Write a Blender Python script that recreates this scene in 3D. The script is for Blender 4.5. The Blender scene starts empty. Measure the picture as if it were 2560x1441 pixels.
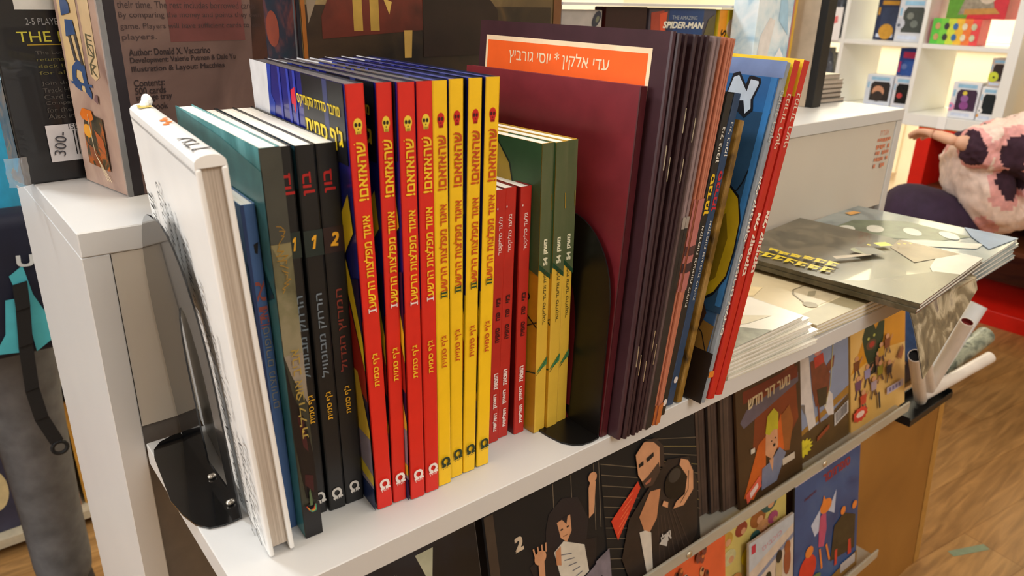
import bpy, bmesh, math, random
import mathutils
from mathutils import Vector, Matrix, Euler
random.seed(7)
C = bpy.context.scene.collection
S = bpy.context.scene
R = math.radians
PI = math.pi
FLOOR = -0.84            # the book shelf's top is z = 0

# ------------------------------------------------------------------ camera
def set_camera():
    yaw, pit, rol = R(39.4776), R(21.3405), R(1.3619)
    f = Vector((math.sin(yaw)*math.cos(pit), math.cos(yaw)*math.cos(pit), -math.sin(pit)))
    r = f.cross(Vector((0, 0, 1))).normalized(); u = r.cross(f)
    r2 = math.cos(rol)*r + math.sin(rol)*u; u2 = -math.sin(rol)*r + math.cos(rol)*u
    cd = bpy.data.cameras.new('camera'); co = bpy.data.objects.new('camera', cd); C.objects.link(co)
    m = Matrix((r2, u2, -f)).transposed().to_4x4(); m.translation = (0, 0, .30); co.matrix_world = m
    cd.sensor_width = 36; cd.lens = 36*1858.9/2560; cd.clip_start = .01; cd.clip_end = 50
    cd.dof.use_dof = True; cd.dof.focus_distance = .56; cd.dof.aperture_fstop = 13
    S.camera = co
set_camera()
# ------------------------------------------------------------------ world, lamps, exposure
S.view_settings.view_transform = 'Standard'; S.view_settings.look = 'None'
S.view_settings.exposure = 0.35; S.view_settings.gamma = 1; S.view_settings.use_curve_mapping = False
W = bpy.data.worlds.new('world'); S.world = W; W.use_nodes = True
W.node_tree.nodes['Background'].inputs[0].default_value = (.96, .98, 1, 1)
W.node_tree.nodes['Background'].inputs[1].default_value = .27
def area(name, loc, target, size, power, col, size_y=None):
    l = bpy.data.lights.new(name, 'AREA'); l.energy = power; l.color = col; l.size = size
    if size_y: l.shape = 'RECTANGLE'; l.size_y = size_y
    o = bpy.data.objects.new(name, l); C.objects.link(o); o.location = loc
    o.rotation_euler = (Vector(target)-Vector(loc)).to_track_quat('-Z', 'Y').to_euler()
    return o
WARM = (1, .95, .88); COOL = (.86, .94, 1)
area('ceiling_lamp_back', (-.45, 1.85, 1.8), (.1, .4, 0), .35, 25, COOL)
area('left_fill_light', (-2.3, .6, 1.0), (.1, .5, .05), 1.1, 34, (.96, .98, 1))  # added fill from the left, brightens the left-facing sides
area('front_fill_light', (.35, -1.5, 1.8), (.35, .4, 0), 1.1, 33, (1, .98, .96))  # added soft fill from the camera side for the spines
area('shelf_fill_light', (.45, .3, 1.85), (.45, .4, 0), .6, 11, (1, .93, .80))  # added warm fill that brightens the shelf top
area('unit_fill_light', (2.3, 1.2, 1.85), (2.7, 1.2, 0), .9, 12, (1, .98, .95))  # added fill over the background, brightens the cube unit
area('wall_fill_light', (3.9, 2.0, 1.8), (4.5, 2.0, 0), .6, 85, (1, .95, .76))  # added fill that makes the right wall bright

# ------------------------------------------------------------------ materials
def lin(c):
    c = c/255
    return c/12.92 if c <= .04045 else ((c+.055)/1.055)**2.4
def L3(rgb): return (lin(rgb[0]), lin(rgb[1]), lin(rgb[2]), 1)
_M = {}
def M(rgb, rough=.45, var=.10, scale=60, metal=0, trans=0, coat=0, bump=0, ior=1.45):
    k = (tuple(rgb), rough, var, scale, metal, trans, coat, bump)
    if k in _M: return _M[k]
    m = bpy.data.materials.new('paint_%d_%d_%d' % tuple(int(c) for c in rgb)); m.use_nodes = True
    t = m.node_tree; p = t.nodes['Principled BSDF']
    p.inputs['Roughness'].default_value = rough; p.inputs['Metallic'].default_value = metal
    p.inputs['Transmission Weight'].default_value = trans; p.inputs['Coat Weight'].default_value = coat
    p.inputs['IOR'].default_value = ior
    n = t.nodes.new('ShaderNodeTexNoise'); n.inputs['Scale'].default_value = scale; n.inputs['Detail'].default_value = 4
    co = t.nodes.new('ShaderNodeTexCoord'); t.links.new(co.outputs['Object'], n.inputs['Vector'])
    r = t.nodes.new('ShaderNodeValToRGB'); c = L3(rgb)
    r.color_ramp.elements[0].position = .3; r.color_ramp.elements[1].position = .7
    r.color_ramp.elements[0].color = tuple(x*(1-var) for x in c[:3])+(1,)
    r.color_ramp.elements[1].color = tuple(min(1, x*(1+var)) for x in c[:3])+(1,)
    t.links.new(n.outputs['Fac'], r.inputs[0]); t.links.new(r.outputs[0], p.inputs['Base Color'])
    if bump:
        b = t.nodes.new('ShaderNodeBump'); b.inputs['Strength'].default_value = bump; b.inputs['Distance'].default_value = .002
        t.links.new(n.outputs['Fac'], b.inputs['Height']); t.links.new(b.outputs[0], p.inputs['Normal'])
    _M[k] = m; return m
_N = [0]
def MN(stops, scale=12, rough=.4, dist=.6, detail=6, coat=0, stretch=(1, 1, 1), bump=0):
    k = ('N', tuple(stops), scale, rough, dist, stretch)
    if k in _M: return _M[k]
    _N[0] += 1
    m = bpy.data.materials.new('print_%d' % _N[0]); m.use_nodes = True
    t = m.node_tree; p = t.nodes['Principled BSDF']; p.inputs['Roughness'].default_value = rough
    p.inputs['Coat Weight'].default_value = coat
    co = t.nodes.new('ShaderNodeTexCoord'); mp = t.nodes.new('ShaderNodeMapping'); mp.inputs['Scale'].default_value = stretch
    n = t.nodes.new('ShaderNodeTexNoise'); n.inputs['Scale'].default_value = scale; n.inputs['Detail'].default_value = detail
    n.inputs['Distortion'].default_value = dist
    t.links.new(co.outputs['Object'], mp.inputs[0]); t.links.new(mp.outputs[0], n.inputs['Vector'])
    r = t.nodes.new('ShaderNodeValToRGB'); e = r.color_ramp.elements
    for i, (pos, c) in enumerate(stops):
        el = e[i] if i < 2 else e.new(pos)
        el.position = pos; el.color = L3(c)
    t.links.new(n.outputs['Fac'], r.inputs[0]); t.links.new(r.outputs[0], p.inputs['Base Color'])
    if bump:
        b = t.nodes.new('ShaderNodeBump'); b.inputs['Strength'].default_value = bump; b.inputs['Distance'].default_value = .003
        t.links.new(n.outputs['Fac'], b.inputs['Height']); t.links.new(b.outputs[0], p.inputs['Normal'])
    _M[k] = m; return m

def wood_floor():
    m = bpy.data.materials.new('laminate'); m.use_nodes = True; t = m.node_tree; p = t.nodes['Principled BSDF']
    p.inputs['Roughness'].default_value = .3
    co = t.nodes.new('ShaderNodeTexCoord'); mp = t.nodes.new('ShaderNodeMapping'); mp.inputs['Rotation'].default_value = (0, 0, R(8))
    t.links.new(co.outputs['Object'], mp.inputs[0])
    br = t.nodes.new('ShaderNodeTexBrick'); br.inputs['Scale'].default_value = 1; br.inputs['Brick Width'].default_value = 1.1
    br.inputs['Row Height'].default_value = .13; br.inputs['Mortar Size'].default_value = .0015
    br.inputs['Color1'].default_value = L3((178, 138, 86)); br.inputs['Color2'].default_value = L3((164, 122, 72)); br.inputs['Mortar'].default_value = L3((150, 110, 62))
    t.links.new(mp.outputs[0], br.inputs['Vector'])
    mp2 = t.nodes.new('ShaderNodeMapping'); mp2.inputs['Scale'].default_value = (2.5, 22, 1); mp2.inputs['Rotation'].default_value = (0, 0, R(8))
    t.links.new(co.outputs['Object'], mp2.inputs[0])
    n = t.nodes.new('ShaderNodeTexNoise'); n.inputs['Scale'].default_value = 2; n.inputs['Detail'].default_value = 7; n.inputs['Distortion'].default_value = 1.2
    t.links.new(mp2.outputs[0], n.inputs['Vector'])
    r = t.nodes.new('ShaderNodeValToRGB'); r.color_ramp.elements[0].position = .35; r.color_ramp.elements[1].position = .7
    r.color_ramp.elements[0].color = (.55, .5, .45, 1); r.color_ramp.elements[1].color = (1.15, 1.1, 1.05, 1)
    t.links.new(n.outputs['Fac'], r.inputs[0])
    mx = t.nodes.new('ShaderNodeMix'); mx.data_type = 'RGBA'; mx.blend_type = 'MULTIPLY'; mx.inputs[0].default_value = .8
    t.links.new(br.outputs[0], mx.inputs[6]); t.links.new(r.outputs[0], mx.inputs[7]); t.links.new(mx.outputs[2], p.inputs['Base Color'])
    return m

WHITE = M((207, 204, 200), .36, .02, 8)
PAGES = MN(((.3, (226, 218, 202)), (.7, (246, 242, 234))), 14, .75, .2, 4, stretch=(60, 1, 1))
PAGEG = MN(((.3, (168, 152, 136)), (.7, (206, 192, 176))), 10, .8, .2, 4, stretch=(90, 1, 1))
BLACKM = M((14, 14, 15), .12, .05, 30, coat=.5); BLACKS = M((13, 12, 12), .32, .05, 31)

# ------------------------------------------------------------------ mesh builder
class B:
    def __init__(s): s.v = []; s.f = []; s.m = []; s.mi = []; s.k = {}
    def mat(s, m):
        i = s.k.get(m.name)
        if i is None: i = len(s.m); s.k[m.name] = i; s.m.append(m)
        return i
    def add(s, vs, fs, m):
        o = len(s.v); i = s.mat(m); s.v += [tuple(v) for v in vs]
        for f in fs: s.f.append([o+j for j in f]); s.mi.append(i)
    def box(s, x0, x1, y0, y1, z0, z1, m):
        s.add([(x, y, z) for z in (z0, z1) for y in (y0, y1) for x in (x0, x1)],
              [(0, 2, 3, 1), (4, 5, 7, 6), (0, 1, 5, 4), (2, 6, 7, 3), (0, 4, 6, 2), (1, 3, 7, 5)], m)
    def rbox(s, x0, x1, y0, y1, z0, z1, m, r=.003, seg=2, X=None):
        bm = bmesh.new(); bmesh.ops.create_cube(bm, size=1)
        for v in bm.verts: v.co = Vector((x0+(v.co.x+.5)*(x1-x0), y0+(v.co.y+.5)*(y1-y0), z0+(v.co.z+.5)*(z1-z0)))
        bmesh.ops.bevel(bm, geom=list(bm.edges), offset=r, segments=seg, affect='EDGES', profile=.5)
        s.bm(bm, m, X)
    def bm(s, bm, m, X=None):
        bm.verts.index_update()
        s.add([(X @ v.co if X else v.co.copy()) for v in bm.verts], [[v.index for v in f.verts] for f in bm.faces], m); bm.free()
    def prism(s, pts, m, ax='z', a=0, b=1):
        # polygon pts (p,q) extruded along ax between a and b
        def P(p, q, h): return (p, q, h) if ax == 'z' else ((h, p, q) if ax == 'x' else (p, h, q))
        n = len(pts); s.add([P(p, q, a) for p, q in pts]+[P(p, q, b) for p, q in pts],
              [list(range(n))[::-1], list(range(n, 2*n))]+[(i, (i+1) % n, n+(i+1) % n, n+i) for i in range(n)], m)
    def tube(s, p0, p1, r0, m, r1=None, n=16, caps=True, inner=None, im=None):
        p0 = Vector(p0); p1 = Vector(p1); r1 = r0 if r1 is None else r1
        d = (p1-p0).normalized(); a = d.orthogonal().normalized(); b = d.cross(a)
        ring = lambda p, r: [p+a*r*math.cos(2*PI*i/n)+b*r*math.sin(2*PI*i/n) for i in range(n)]
        s.add(ring(p0, r0)+ring(p1, r1), [(i, (i+1) % n, n+(i+1) % n, n+i) for i in range(n)], m)
        if inner:
            q0 = p0+d*inner*6
            s.add(ring(p0, r0)+ring(p0, r0-inner), [(i, n+i, n+(i+1) % n, (i+1) % n) for i in range(n)], m)
            s.add(ring(p0, r0-inner)+ring(q0, r0-inner), [(i, n+i, n+(i+1) % n, (i+1) % n) for i in range(n)], im or m)
            s.add(ring(q0, r0-inner), [list(range(n))], im or m); s.add(ring(p1, r1), [list(range(n))[::-1]], m)
        elif caps:
            s.add(ring(p0, r0), [list(range(n))[::-1]], m); s.add(ring(p1, r1), [list(range(n))], m)
    def sweep(s, pts, r, m, n=8):
        for a, b in zip(pts, pts[1:]): s.tube(a, b, r, m, n=n)
    def ball(s, c, rx, ry, rz, m, X=None, seg=16, rings=10):
        bm = bmesh.new(); bmesh.ops.create_uvsphere(bm, u_segments=seg, v_segments=rings, radius=1)
        for v in bm.verts: v.co = Vector((v.co.x*rx, v.co.y*ry, v.co.z*rz))+Vector(c)
        s.bm(bm, m, X)
    def build(s, name, parent=None, smooth=False, loc=None):
        me = bpy.data.meshes.new(name); me.from_pydata(s.v, [], s.f)
        for m in s.m: me.materials.append(m)
        me.polygons.foreach_set('material_index', s.mi)
        if smooth: me.polygons.foreach_set('use_smooth', [True]*len(me.polygons))
        me.update(); o = bpy.data.objects.new(name, me); C.objects.link(o)
        if parent: o.parent = parent
        if loc: o.location = loc
        if smooth == 'auto': 
            for p in me.polygons: p.use_smooth = True
        return o

class F:   # a flat frame printed things are laid on: origin, right, up, normal, size
    def __init__(s, O, U, V, w, h, d=.00012):
        s.O = Vector(O); s.U = Vector(U).normalized(); s.V = Vector(V).normalized(); s.N = s.U.cross(s.V); s.w = w; s.h = h; s.d = d; s.k = 1; s.cm = 1
    def p(s, u, v): return s.O+s.U*(u*s.w)+s.V*(v*s.h)+s.N*(s.d*s.k)
    def clip(s, c): return min(s.cm, max(0, c))
    def poly(s, b, pts, m):
        b.add([s.p(s.clip(u), s.clip(v)) for u, v in pts], [list(range(len(pts)))], m); s.k += .6
    def rect(s, b, u0, v0, u1, v1, m): s.poly(b, [(u0, v0), (u1, v0), (u1, v1), (u0, v1)], m)
    def ell(s, b, cu, cv, ru, rv, m, n=20, rot=0):
        ca, sa = math.cos(rot), math.sin(rot); k = s.h/s.w
        pts = []
        for i in range(n):
            x = ru*math.cos(2*PI*i/n)*s.w; y = rv*math.sin(2*PI*i/n)*s.h
            pts.append((cu+(x*ca-y*sa)/s.w, cv+(x*sa+y*ca)/s.h))
        s.poly(b, pts, m)
    def line(s, b, pts, wd, m):   # poly-line of width wd (metres)
        for (u0, v0), (u1, v1) in zip(pts, pts[1:]):
            dx = (u1-u0)*s.w; dy = (v1-v0)*s.h; l = math.hypot(dx, dy) or 1
            nx, ny = -dy/l*wd/2/s.w, dx/l*wd/2/s.h
            b.add([s.p(s.clip(u0+nx), s.clip(v0+ny)), s.p(s.clip(u0-nx), s.clip(v0-ny)), s.p(s.clip(u1-nx), s.clip(v1-ny)), s.p(s.clip(u1+nx), s.clip(v1+ny))], [(0, 1, 2, 3)], m)
        s.k += .6
    def text(s, b, body, cu, cv, L, H, m, rot=0, bold=.0, keep=False, shear=0):
        # text centred at (cu,cv), L metres long, H metres high, turned rot degrees
        vs, fs, tw, th = glyphs(body, bold, shear)
        sx = L/tw; sy = H/th
        if keep: sx = sy = min(sx, sy)
        ca, sa = math.cos(R(rot)), math.sin(R(rot)); c = s.p(cu, cv)
        out = []
        for x, y, z in vs:
            x *= sx; y *= sy
            out.append(c+s.U*(x*ca-y*sa)+s.V*(x*sa+y*ca)+s.N*(z*.000025))
        b.add(out, fs, m); s.k += .6
_G = {}
def glyphs(body, bold, shear=0):
    k = (body, bold, shear)
    if k in _G: return _G[k]
    heb = any('\u0590' <= ch <= '\u05ff' for ch in body)
    c = bpy.data.curves.new('t', 'FONT'); c.body = body[::-1] if heb else body
    c.resolution_u = 3; c.offset = bold; c.shear = shear; c.fill_mode = 'NONE'
    o = bpy.data.objects.new('t', c); C.objects.link(o)
    d = bpy.context.evaluated_depsgraph_get(); me = o.evaluated_get(d).to_mesh()
    pv = [Vector((v.co.x, v.co.y)) for v in me.vertices]; nb = {}
    for ed in me.edges:
        p, q = ed.vertices; nb.setdefault(p, []).append(q); nb.setdefault(q, []).append(p)
    o.evaluated_get(d).to_mesh_clear(); bpy.data.objects.remove(o); bpy.data.curves.remove(c)
    # closed outlines, grouped by letter, filled by winding number (letters are drawn with overlapping strokes)
    loops = []; seen = set()
    for st in sorted(nb):
        if st in seen: continue
        lp = [st]; seen.add(st); cur = st
        while True:
            nx = [k for k in nb[cur] if k not in seen]
            if not nx: break
            cur = min(nx) if len(lp) == 1 else nx[0]; seen.add(cur); lp.append(cur)
        if len(lp) > 2: loops.append([pv[k] for k in lp])
    loops.sort(key=lambda l: min(v.x for v in l)); groups = []
    for l in loops:
        lo = min(v.x for v in l); hi = max(v.x for v in l)
        if groups and lo < groups[-1][1]: groups[-1][0].append(l); groups[-1][1] = max(hi, groups[-1][1])
        else: groups.append([[l], hi])
    def winding(p, ls):
        w = 0
        for l in ls:
            for i in range(len(l)):
                a_, b_ = l[i-1], l[i]
                if (a_.y <= p.y) != (b_.y <= p.y):
                    t_ = (b_.x-a_.x)*(p.y-a_.y)-(p.x-a_.x)*(b_.y-a_.y)
                    if b_.y > a_.y and t_ > 0: w += 1
                    elif b_.y < a_.y and t_ < 0: w -= 1
        return w
    vs = []; fs = []
    for ls, _h in groups:
        cv = []; ce = []
        for l in ls:
            o_ = len(cv); cv += l; ce += [(o_+i, o_+(i+1) % len(l)) for i in range(len(l))]
        ov, oe, of, _a, _b, _c = mathutils.geometry.delaunay_2d_cdt(cv, ce, [], 0, 1e-5)
        base = len(vs); used = {}
        for f in of:
            if len(f) != 3: continue
            ctr = (ov[f[0]]+ov[f[1]]+ov[f[2]])/3
            if winding(ctr, ls):
                g = []
                for k2 in f:
                    if k2 not in used: used[k2] = len(vs); vs.append((ov[k2].x, ov[k2].y))
                    g.append(used[k2])
                fs.append(g)
    if bold:                                       # heavier strokes: the letters laid down four times, slightly shifted
        n_ = len(vs); v0 = vs; f0 = fs; vs = []; fs = []; q = bold*1.1
        for k2, (dx, dy) in enumerate(((q, q), (-q, q), (-q, -q), (q, -q))):
            vs += [(x+dx, y+dy, k2) for x, y in v0]; fs += [[i+k2*n_ for i in f] for f in f0]
    vs = [tuple(v)+(0,)*(3-len(v)) for v in vs]
    x0 = min(v[0] for v in vs); x1 = max(v[0] for v in vs); y0 = min(v[1] for v in vs); y1 = max(v[1] for v in vs)
    vs = [(x-(x0+x1)/2, y-(y0+y1)/2, z) for x, y, z in vs]
    # make every polygon face up
    ff = []
    for f in fs:
        a = sum(vs[f[i]][0]*vs[f[(i+1) % len(f)]][1]-vs[f[(i+1) % len(f)]][0]*vs[f[i]][1] for i in range(len(f)))
        ff.append(f if a > 0 else f[::-1])
    _G[k] = (vs, ff, x1-x0, y1-y0); return _G[k]

def tag(o, label, cat, group=None):
    o['label'] = label; o['category'] = cat
    if group: o['group'] = group
    return o
def thing(name, label, cat, loc=(0, 0, 0), rot=(0, 0, 0), group=None):
    o = bpy.data.objects.new(name, None); C.objects.link(o); o.location = loc; o.rotation_euler = rot
    o.empty_display_size = .05
    return tag(o, label, cat, group)
def struct(o): o['kind'] = 'structure'; return o
def dup(root, loc, rot, label):
    def cp(o, par):
        c = o.copy(); C.objects.link(c)
        if par: c.parent = par
        for ch in list(o.children): cp(ch, c)
        return c
    r = cp(root, None); r.location = loc; r.rotation_euler = rot; r['label'] = label
    return r
# ------------------------------------------------------------------ the room
CREAM = M((246, 238, 212), .6, .02, 3); OFFW = M((226, 222, 214), .7, .02, 3)
def room():
    b = B(); b.box(-2.6, 4.62, -2.6, 4.3, FLOOR-.05, FLOOR, wood_floor()); struct(b.build('floor'))
    b = B(); b.box(-2.6, 4.62, -2.6, 4.3, 1.9, 1.95, M((240, 238, 232), .8, .01)); struct(b.build('ceiling'))
    for n, a in (('wall_right', (4.55, 4.62, -2.6, 4.3)), ('wall_left', (-2.6, -2.55, -2.6, 4.3)), ('wall_back', (-2.55, 4.55, 4.25, 4.3)), ('wall_front', (-2.55, 4.55, -2.6, -2.55))):
        b = B(); b.box(*a, FLOOR, 1.9, CREAM if n == 'wall_right' else OFFW); struct(b.build(n))
    b = B(); b.box(4.525, 4.55, -2.55, 4.25, FLOOR, FLOOR+.09, M((92, 60, 34), .5)); struct(b.build('baseboard_right'))
    b = B()                                              # raised panel mouldings on the wall seen through the open unit
    for y in (1.35, 1.95, 2.55):
        b.box(4.53, 4.55, y, y+.46, .12, .14, CREAM); b.box(4.53, 4.55, y, y+.46, -.62, -.60, CREAM)
        b.box(4.53, 4.55, y, y+.02, -.6, .12, CREAM); b.box(4.53, 4.55, y+.44, y+.46, -.6, .12, CREAM)
    struct(b.build('trim_1'))
room()

# ------------------------------------------------------------------ white cabinet behind the books
def cabinet():
    t = thing('cabinet', 'long white melamine cabinet whose top carries the boxed games', 'cabinet', (.07, .51, FLOOR))
    H = .158-FLOOR; w = 1.106; d = .285
    b = B(); b.rbox(0, w, 0, d, H-.0165, H, WHITE, .0008, 1); b.build('top_panel', t)
    for x in (0, w-.0165):
        b = B(); b.rbox(x, x+.0165, .0006, d, 0, H-.0168, WHITE, .0006, 1); b.build('side_panel', t)
    b = B(); b.box(.0172, w-.0172, .0022, .006, -FLOOR+.0125, H-.0172, M((207, 197, 182), .45, .02, 8))
    f = F((.0172, .0022, -FLOOR+.0125), (1, 0, 0), (0, 0, 1), w-.0344, .126)
    st = M((206, 128, 96), .6, .2, 200)                  # the faint red stamp
    u0, u1 = .955, .993
    f.text(b, 'אגודת', .972, .90, .026, .008, st)
    for i in range(5):
        for k in range(6):
            if random.random() < .72:
                uu = u0+(u1-u0)*k/6; vv = .84-i*.075; f.rect(b, uu, vv-.055*random.uniform(.6, 1), uu+.0055, vv, st)
    b.build('back_panel', t)
    b = B(); b.box(.0172, w-.0172, .008, .02, .02, -FLOOR+.012, M((120, 112, 104), .6)); b.build('shaded_gap_panel', t)  # darker colour paints in the shaded gap under the back panel
    b = B(); b.box(.0172, w-.0172, d-.02, d-.004, .0, H-.0172, WHITE); b.build('door', t)
    # the hair lying on the top
    h = B(); pts = [(.105+.035*i/8, .098+.006*math.sin(i/8*2.2), H+.0004) for i in range(9)]
    h.sweep(pts, .0003, M((150, 145, 140), .6), 5); tag(h.build('hair', loc=(.07, .51, FLOOR)), 'thin curled hair lying on the white cabinet top', 'hair')
cabinet()

def shelf():
    t = thing('shelf_board', 'white board shelf fixed along the front of the cabinet, carrying the books', 'shelf', (.087, .3165, -.017))
    b = B(); b.rbox(0, 1.06, 0, .1928, 0, .0169, WHITE, .0006, 1); b.build('board', t)
    b = B(); b.box(.0005, .0018, .001, .192, .001, .016, M((226, 205, 184), .4)); b.build('edge_band', t)
    for x in (.12, .5, .92):
        b = B(); b.box(x, x+.02, .11, .1928, -.004, 0, WHITE); b.box(x, x+.02, .187, .1928, -.08, 0, WHITE); b.build('bracket', t)
shelf()

# ------------------------------------------------------------------ bookends
def bookend(name, label, x, lean, dir, y0, pts_base, up, slot, cat='bookend', mt=None):
    mt = mt or BLACKM
    t = thing(name, label, cat, (x, 0, .0004))
    b = B(); b.prism(pts_base, mt, 'z', 0, .0011); b.build('base_plate', t)
    # upright plate: outline with a slot, built as a strip between outer and inner outline
    bm = bmesh.new()
    o = [bm.verts.new((0, y, z)) for y, z in up]; i = [bm.verts.new((0, y, z)) for y, z in slot]
    eo = [bm.edges.new((o[k], o[(k+1) % len(o)])) for k in range(len(o))]; ei = [bm.edges.new((i[k], i[(k+1) % len(i)])) for k in range(len(i))]
    bmesh.ops.triangle_fill(bm, use_beauty=True, edges=eo+ei)
    r = bmesh.ops.extrude_face_region(bm, geom=list(bm.faces)); 
    bmesh.ops.translate(bm, verts=[g for g in r['geom'] if isinstance(g, bmesh.types.BMVert)], vec=(.0011, 0, 0))
    bmesh.ops.recalc_face_normals(bm, faces=bm.faces)
    b = B(); b.bm(bm, mt, Matrix.Rotation(lean, 4, 'Y')); p = b.build('upright_plate', t)
    return t
def arc(cy, cz, ry, rz, a0, a1, n=10): return [(cy+ry*math.cos(R(a0+(a1-a0)*k/n)), cz+rz*math.sin(R(a0+(a1-a0)*k/n))) for k in range(n+1)]
up1 = [(.388, 0), (.388, .085)]+arc(.438, .09, .05, .088, 180, 90)[1:]+arc(.452, .09, .05, .088, 90, 0)+[(.502, 0)]
sl1 = [(.404, .012), (.404, .07)]+arc(.423, .07, .019, .06, 180, 0)[1:]+[(.442, .012)]
bs1 = [(0, .388), (-.010, .3875), (-.018, .390), (-.0235, .398), (-.0268, .412), (-.0285, .43), (-.0235, .485), (-.021, .4955), (-.015, .503), (-.006, .5065), (0, .5068)]
be1 = bookend('bookend', 'glossy black metal bookend with arched slot against the white hardcover', .1098, R(-3.1), -1, .388, bs1, up1, sl1)
for yy in (.4045, .4385):
    b = B(); b.ball((-.0006, yy, .0025), .0022, .0022, .0016, M((200, 190, 175), .25, metal=.6)); b.build('rivet', be1, True)
up2 = [(.3205, 0), (.3205, .105)]+arc(.366, .105, .045, .056, 180, 90)[1:]+arc(.40, .105, .04, .056, 90, 0)+[(.44, 0)]
sl2 = [(.352, .012), (.352, .07)]+arc(.37, .07, .018, .05, 180, 0)[1:]+[(.388, .012)]
bs2 = [(0, .3192), (-.008, .3186), (-.0165, .3198), (-.022, .3235), (-.0265, .331), (-.0285, .343), (-.0292, .362), (-.029, .43), (-.02, .4405), (0, .441)]
bookend('bookend', 'black metal bookend between yellow-green paperbacks and burgundy booklet', .3488, R(1.2), -1, .32, bs2[::-1], up2, sl2, mt=BLACKS)

# ------------------------------------------------------------------ books
def book(name, label, cat, w, h, d, x, y, lean=0, yaw=0, cov=None, spine=None, left=None, kind='soft', deco=None, group=None, t=.0005, pages=None, z=0.0003):
    zz = z+(w*math.sin(lean) if lean > 0 else 0)
    T = thing(name, label, cat, (x, y, zz), (0, lean, yaw), group)
    spine = spine or cov; left = left or cov; pages = pages or PAGES
    b = B()
    e = min(.0012, w*.25)
    if kind == 'soft':
        o = [(0, d), (0, e), (e*.3, e*.3), (e, 0), (w-e, 0), (w-e*.3, e*.3), (w, e), (w, d), (w-t, d), (w-t, t*2), (t, t*2), (t, d)]
        n = len(o); vs = [(p, q, 0) for p, q in o]+[(p, q, h) for p, q in o]
        for i in range(n):
            j = (i+1) % n
            b.add([vs[i], vs[j], vs[n+j], vs[n+i]], [(0, 1, 2, 3)], left if i == 0 else (spine if 1 <= i <= 5 else cov))
        for zz2, s in ((0, 0), (h, n)):
            b.add([vs[s+i] for i in range(n)], [list(range(n))], cov)
        pz = h-.0009
    elif kind == 'comic':
        o = [(0, d), (0, w*.55), (w*.12, w*.2), (w*.5, 0), (w*.88, w*.2), (w, w*.55), (w, d), (w-t, d), (w-t, w*.6), (w*.5, t*2), (t, w*.6), (t, d)]
        n = len(o); vs = [(p, q, 0) for p, q in o]+[(p, q, h) for p, q in o]
        for i in range(n):
            j = (i+1) % n
            b.add([vs[i], vs[j], vs[n+j], vs[n+i]], [(0, 1, 2, 3)], left if i == 0 else (spine if 1 <= i <= 4 else cov))
        for s in (0, n): b.add([vs[s+i] for i in range(n)], [list(range(n))], cov)
        pz = h-.0006
    else:                                                   # hardcover: boards stand proud of the block, grooved joints
        tb = .0022
        b.rbox(0, tb, .006, d, 0, h, left, .0006, 2); b.rbox(w-tb, w, .006, d, 0, h, cov, .0006, 2)
        pr = [(0, .0075), (.0006, .0055), (0, .0038), (.0005, .0012), (.002, 0), (w-.002, 0), (w-.0005, .0012), (w, .0038), (w-.0006, .0055), (w, .0075), (w-.0015, .0075), (w-.0016, .0018), (.0016, .0018), (.0015, .0075)]
        n = len(pr); vs = [(p, q, .0004) for p, q in pr]+[(p, q, h-.0004) for p, q in pr]
        b.add(vs, [(i, (i+1) % n, n+(i+1) % n, n+i) for i in range(n)]+[list(range(n))[::-1], list(range(n, 2*n))], spine)
        pz = h-.003
    if deco:
        fs = F((0, -.0001, 0), (1, 0, 0), (0, 0, 1), w, h)
        fl = F((-.0001, d, 0), (0, -1, 0), (0, 0, 1), d, h)
        deco(b, fs, fl)
    b.build('cover', T)
    pb = B()
    if kind == 'hard': pb.box(.0023, w-.0023, .0019, d-.003, .003, pz, pages)
    elif kind == 'comic': pb.box(t*1.1, w-t*1.1, w*.62, d-.0006, .0006, pz, pages)
    else: pb.box(t*1.05, w-t*1.05, t*2.1, d-.0008, .0006, pz, pages)
    pb.build('pages', T)
    return T

YEL = (248, 198, 24); RED = (216, 40, 26)
mYT = M((250, 208, 40), .45); mWT = M((240, 238, 230), .5); mBK = M((18, 18, 20), .4)

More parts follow.
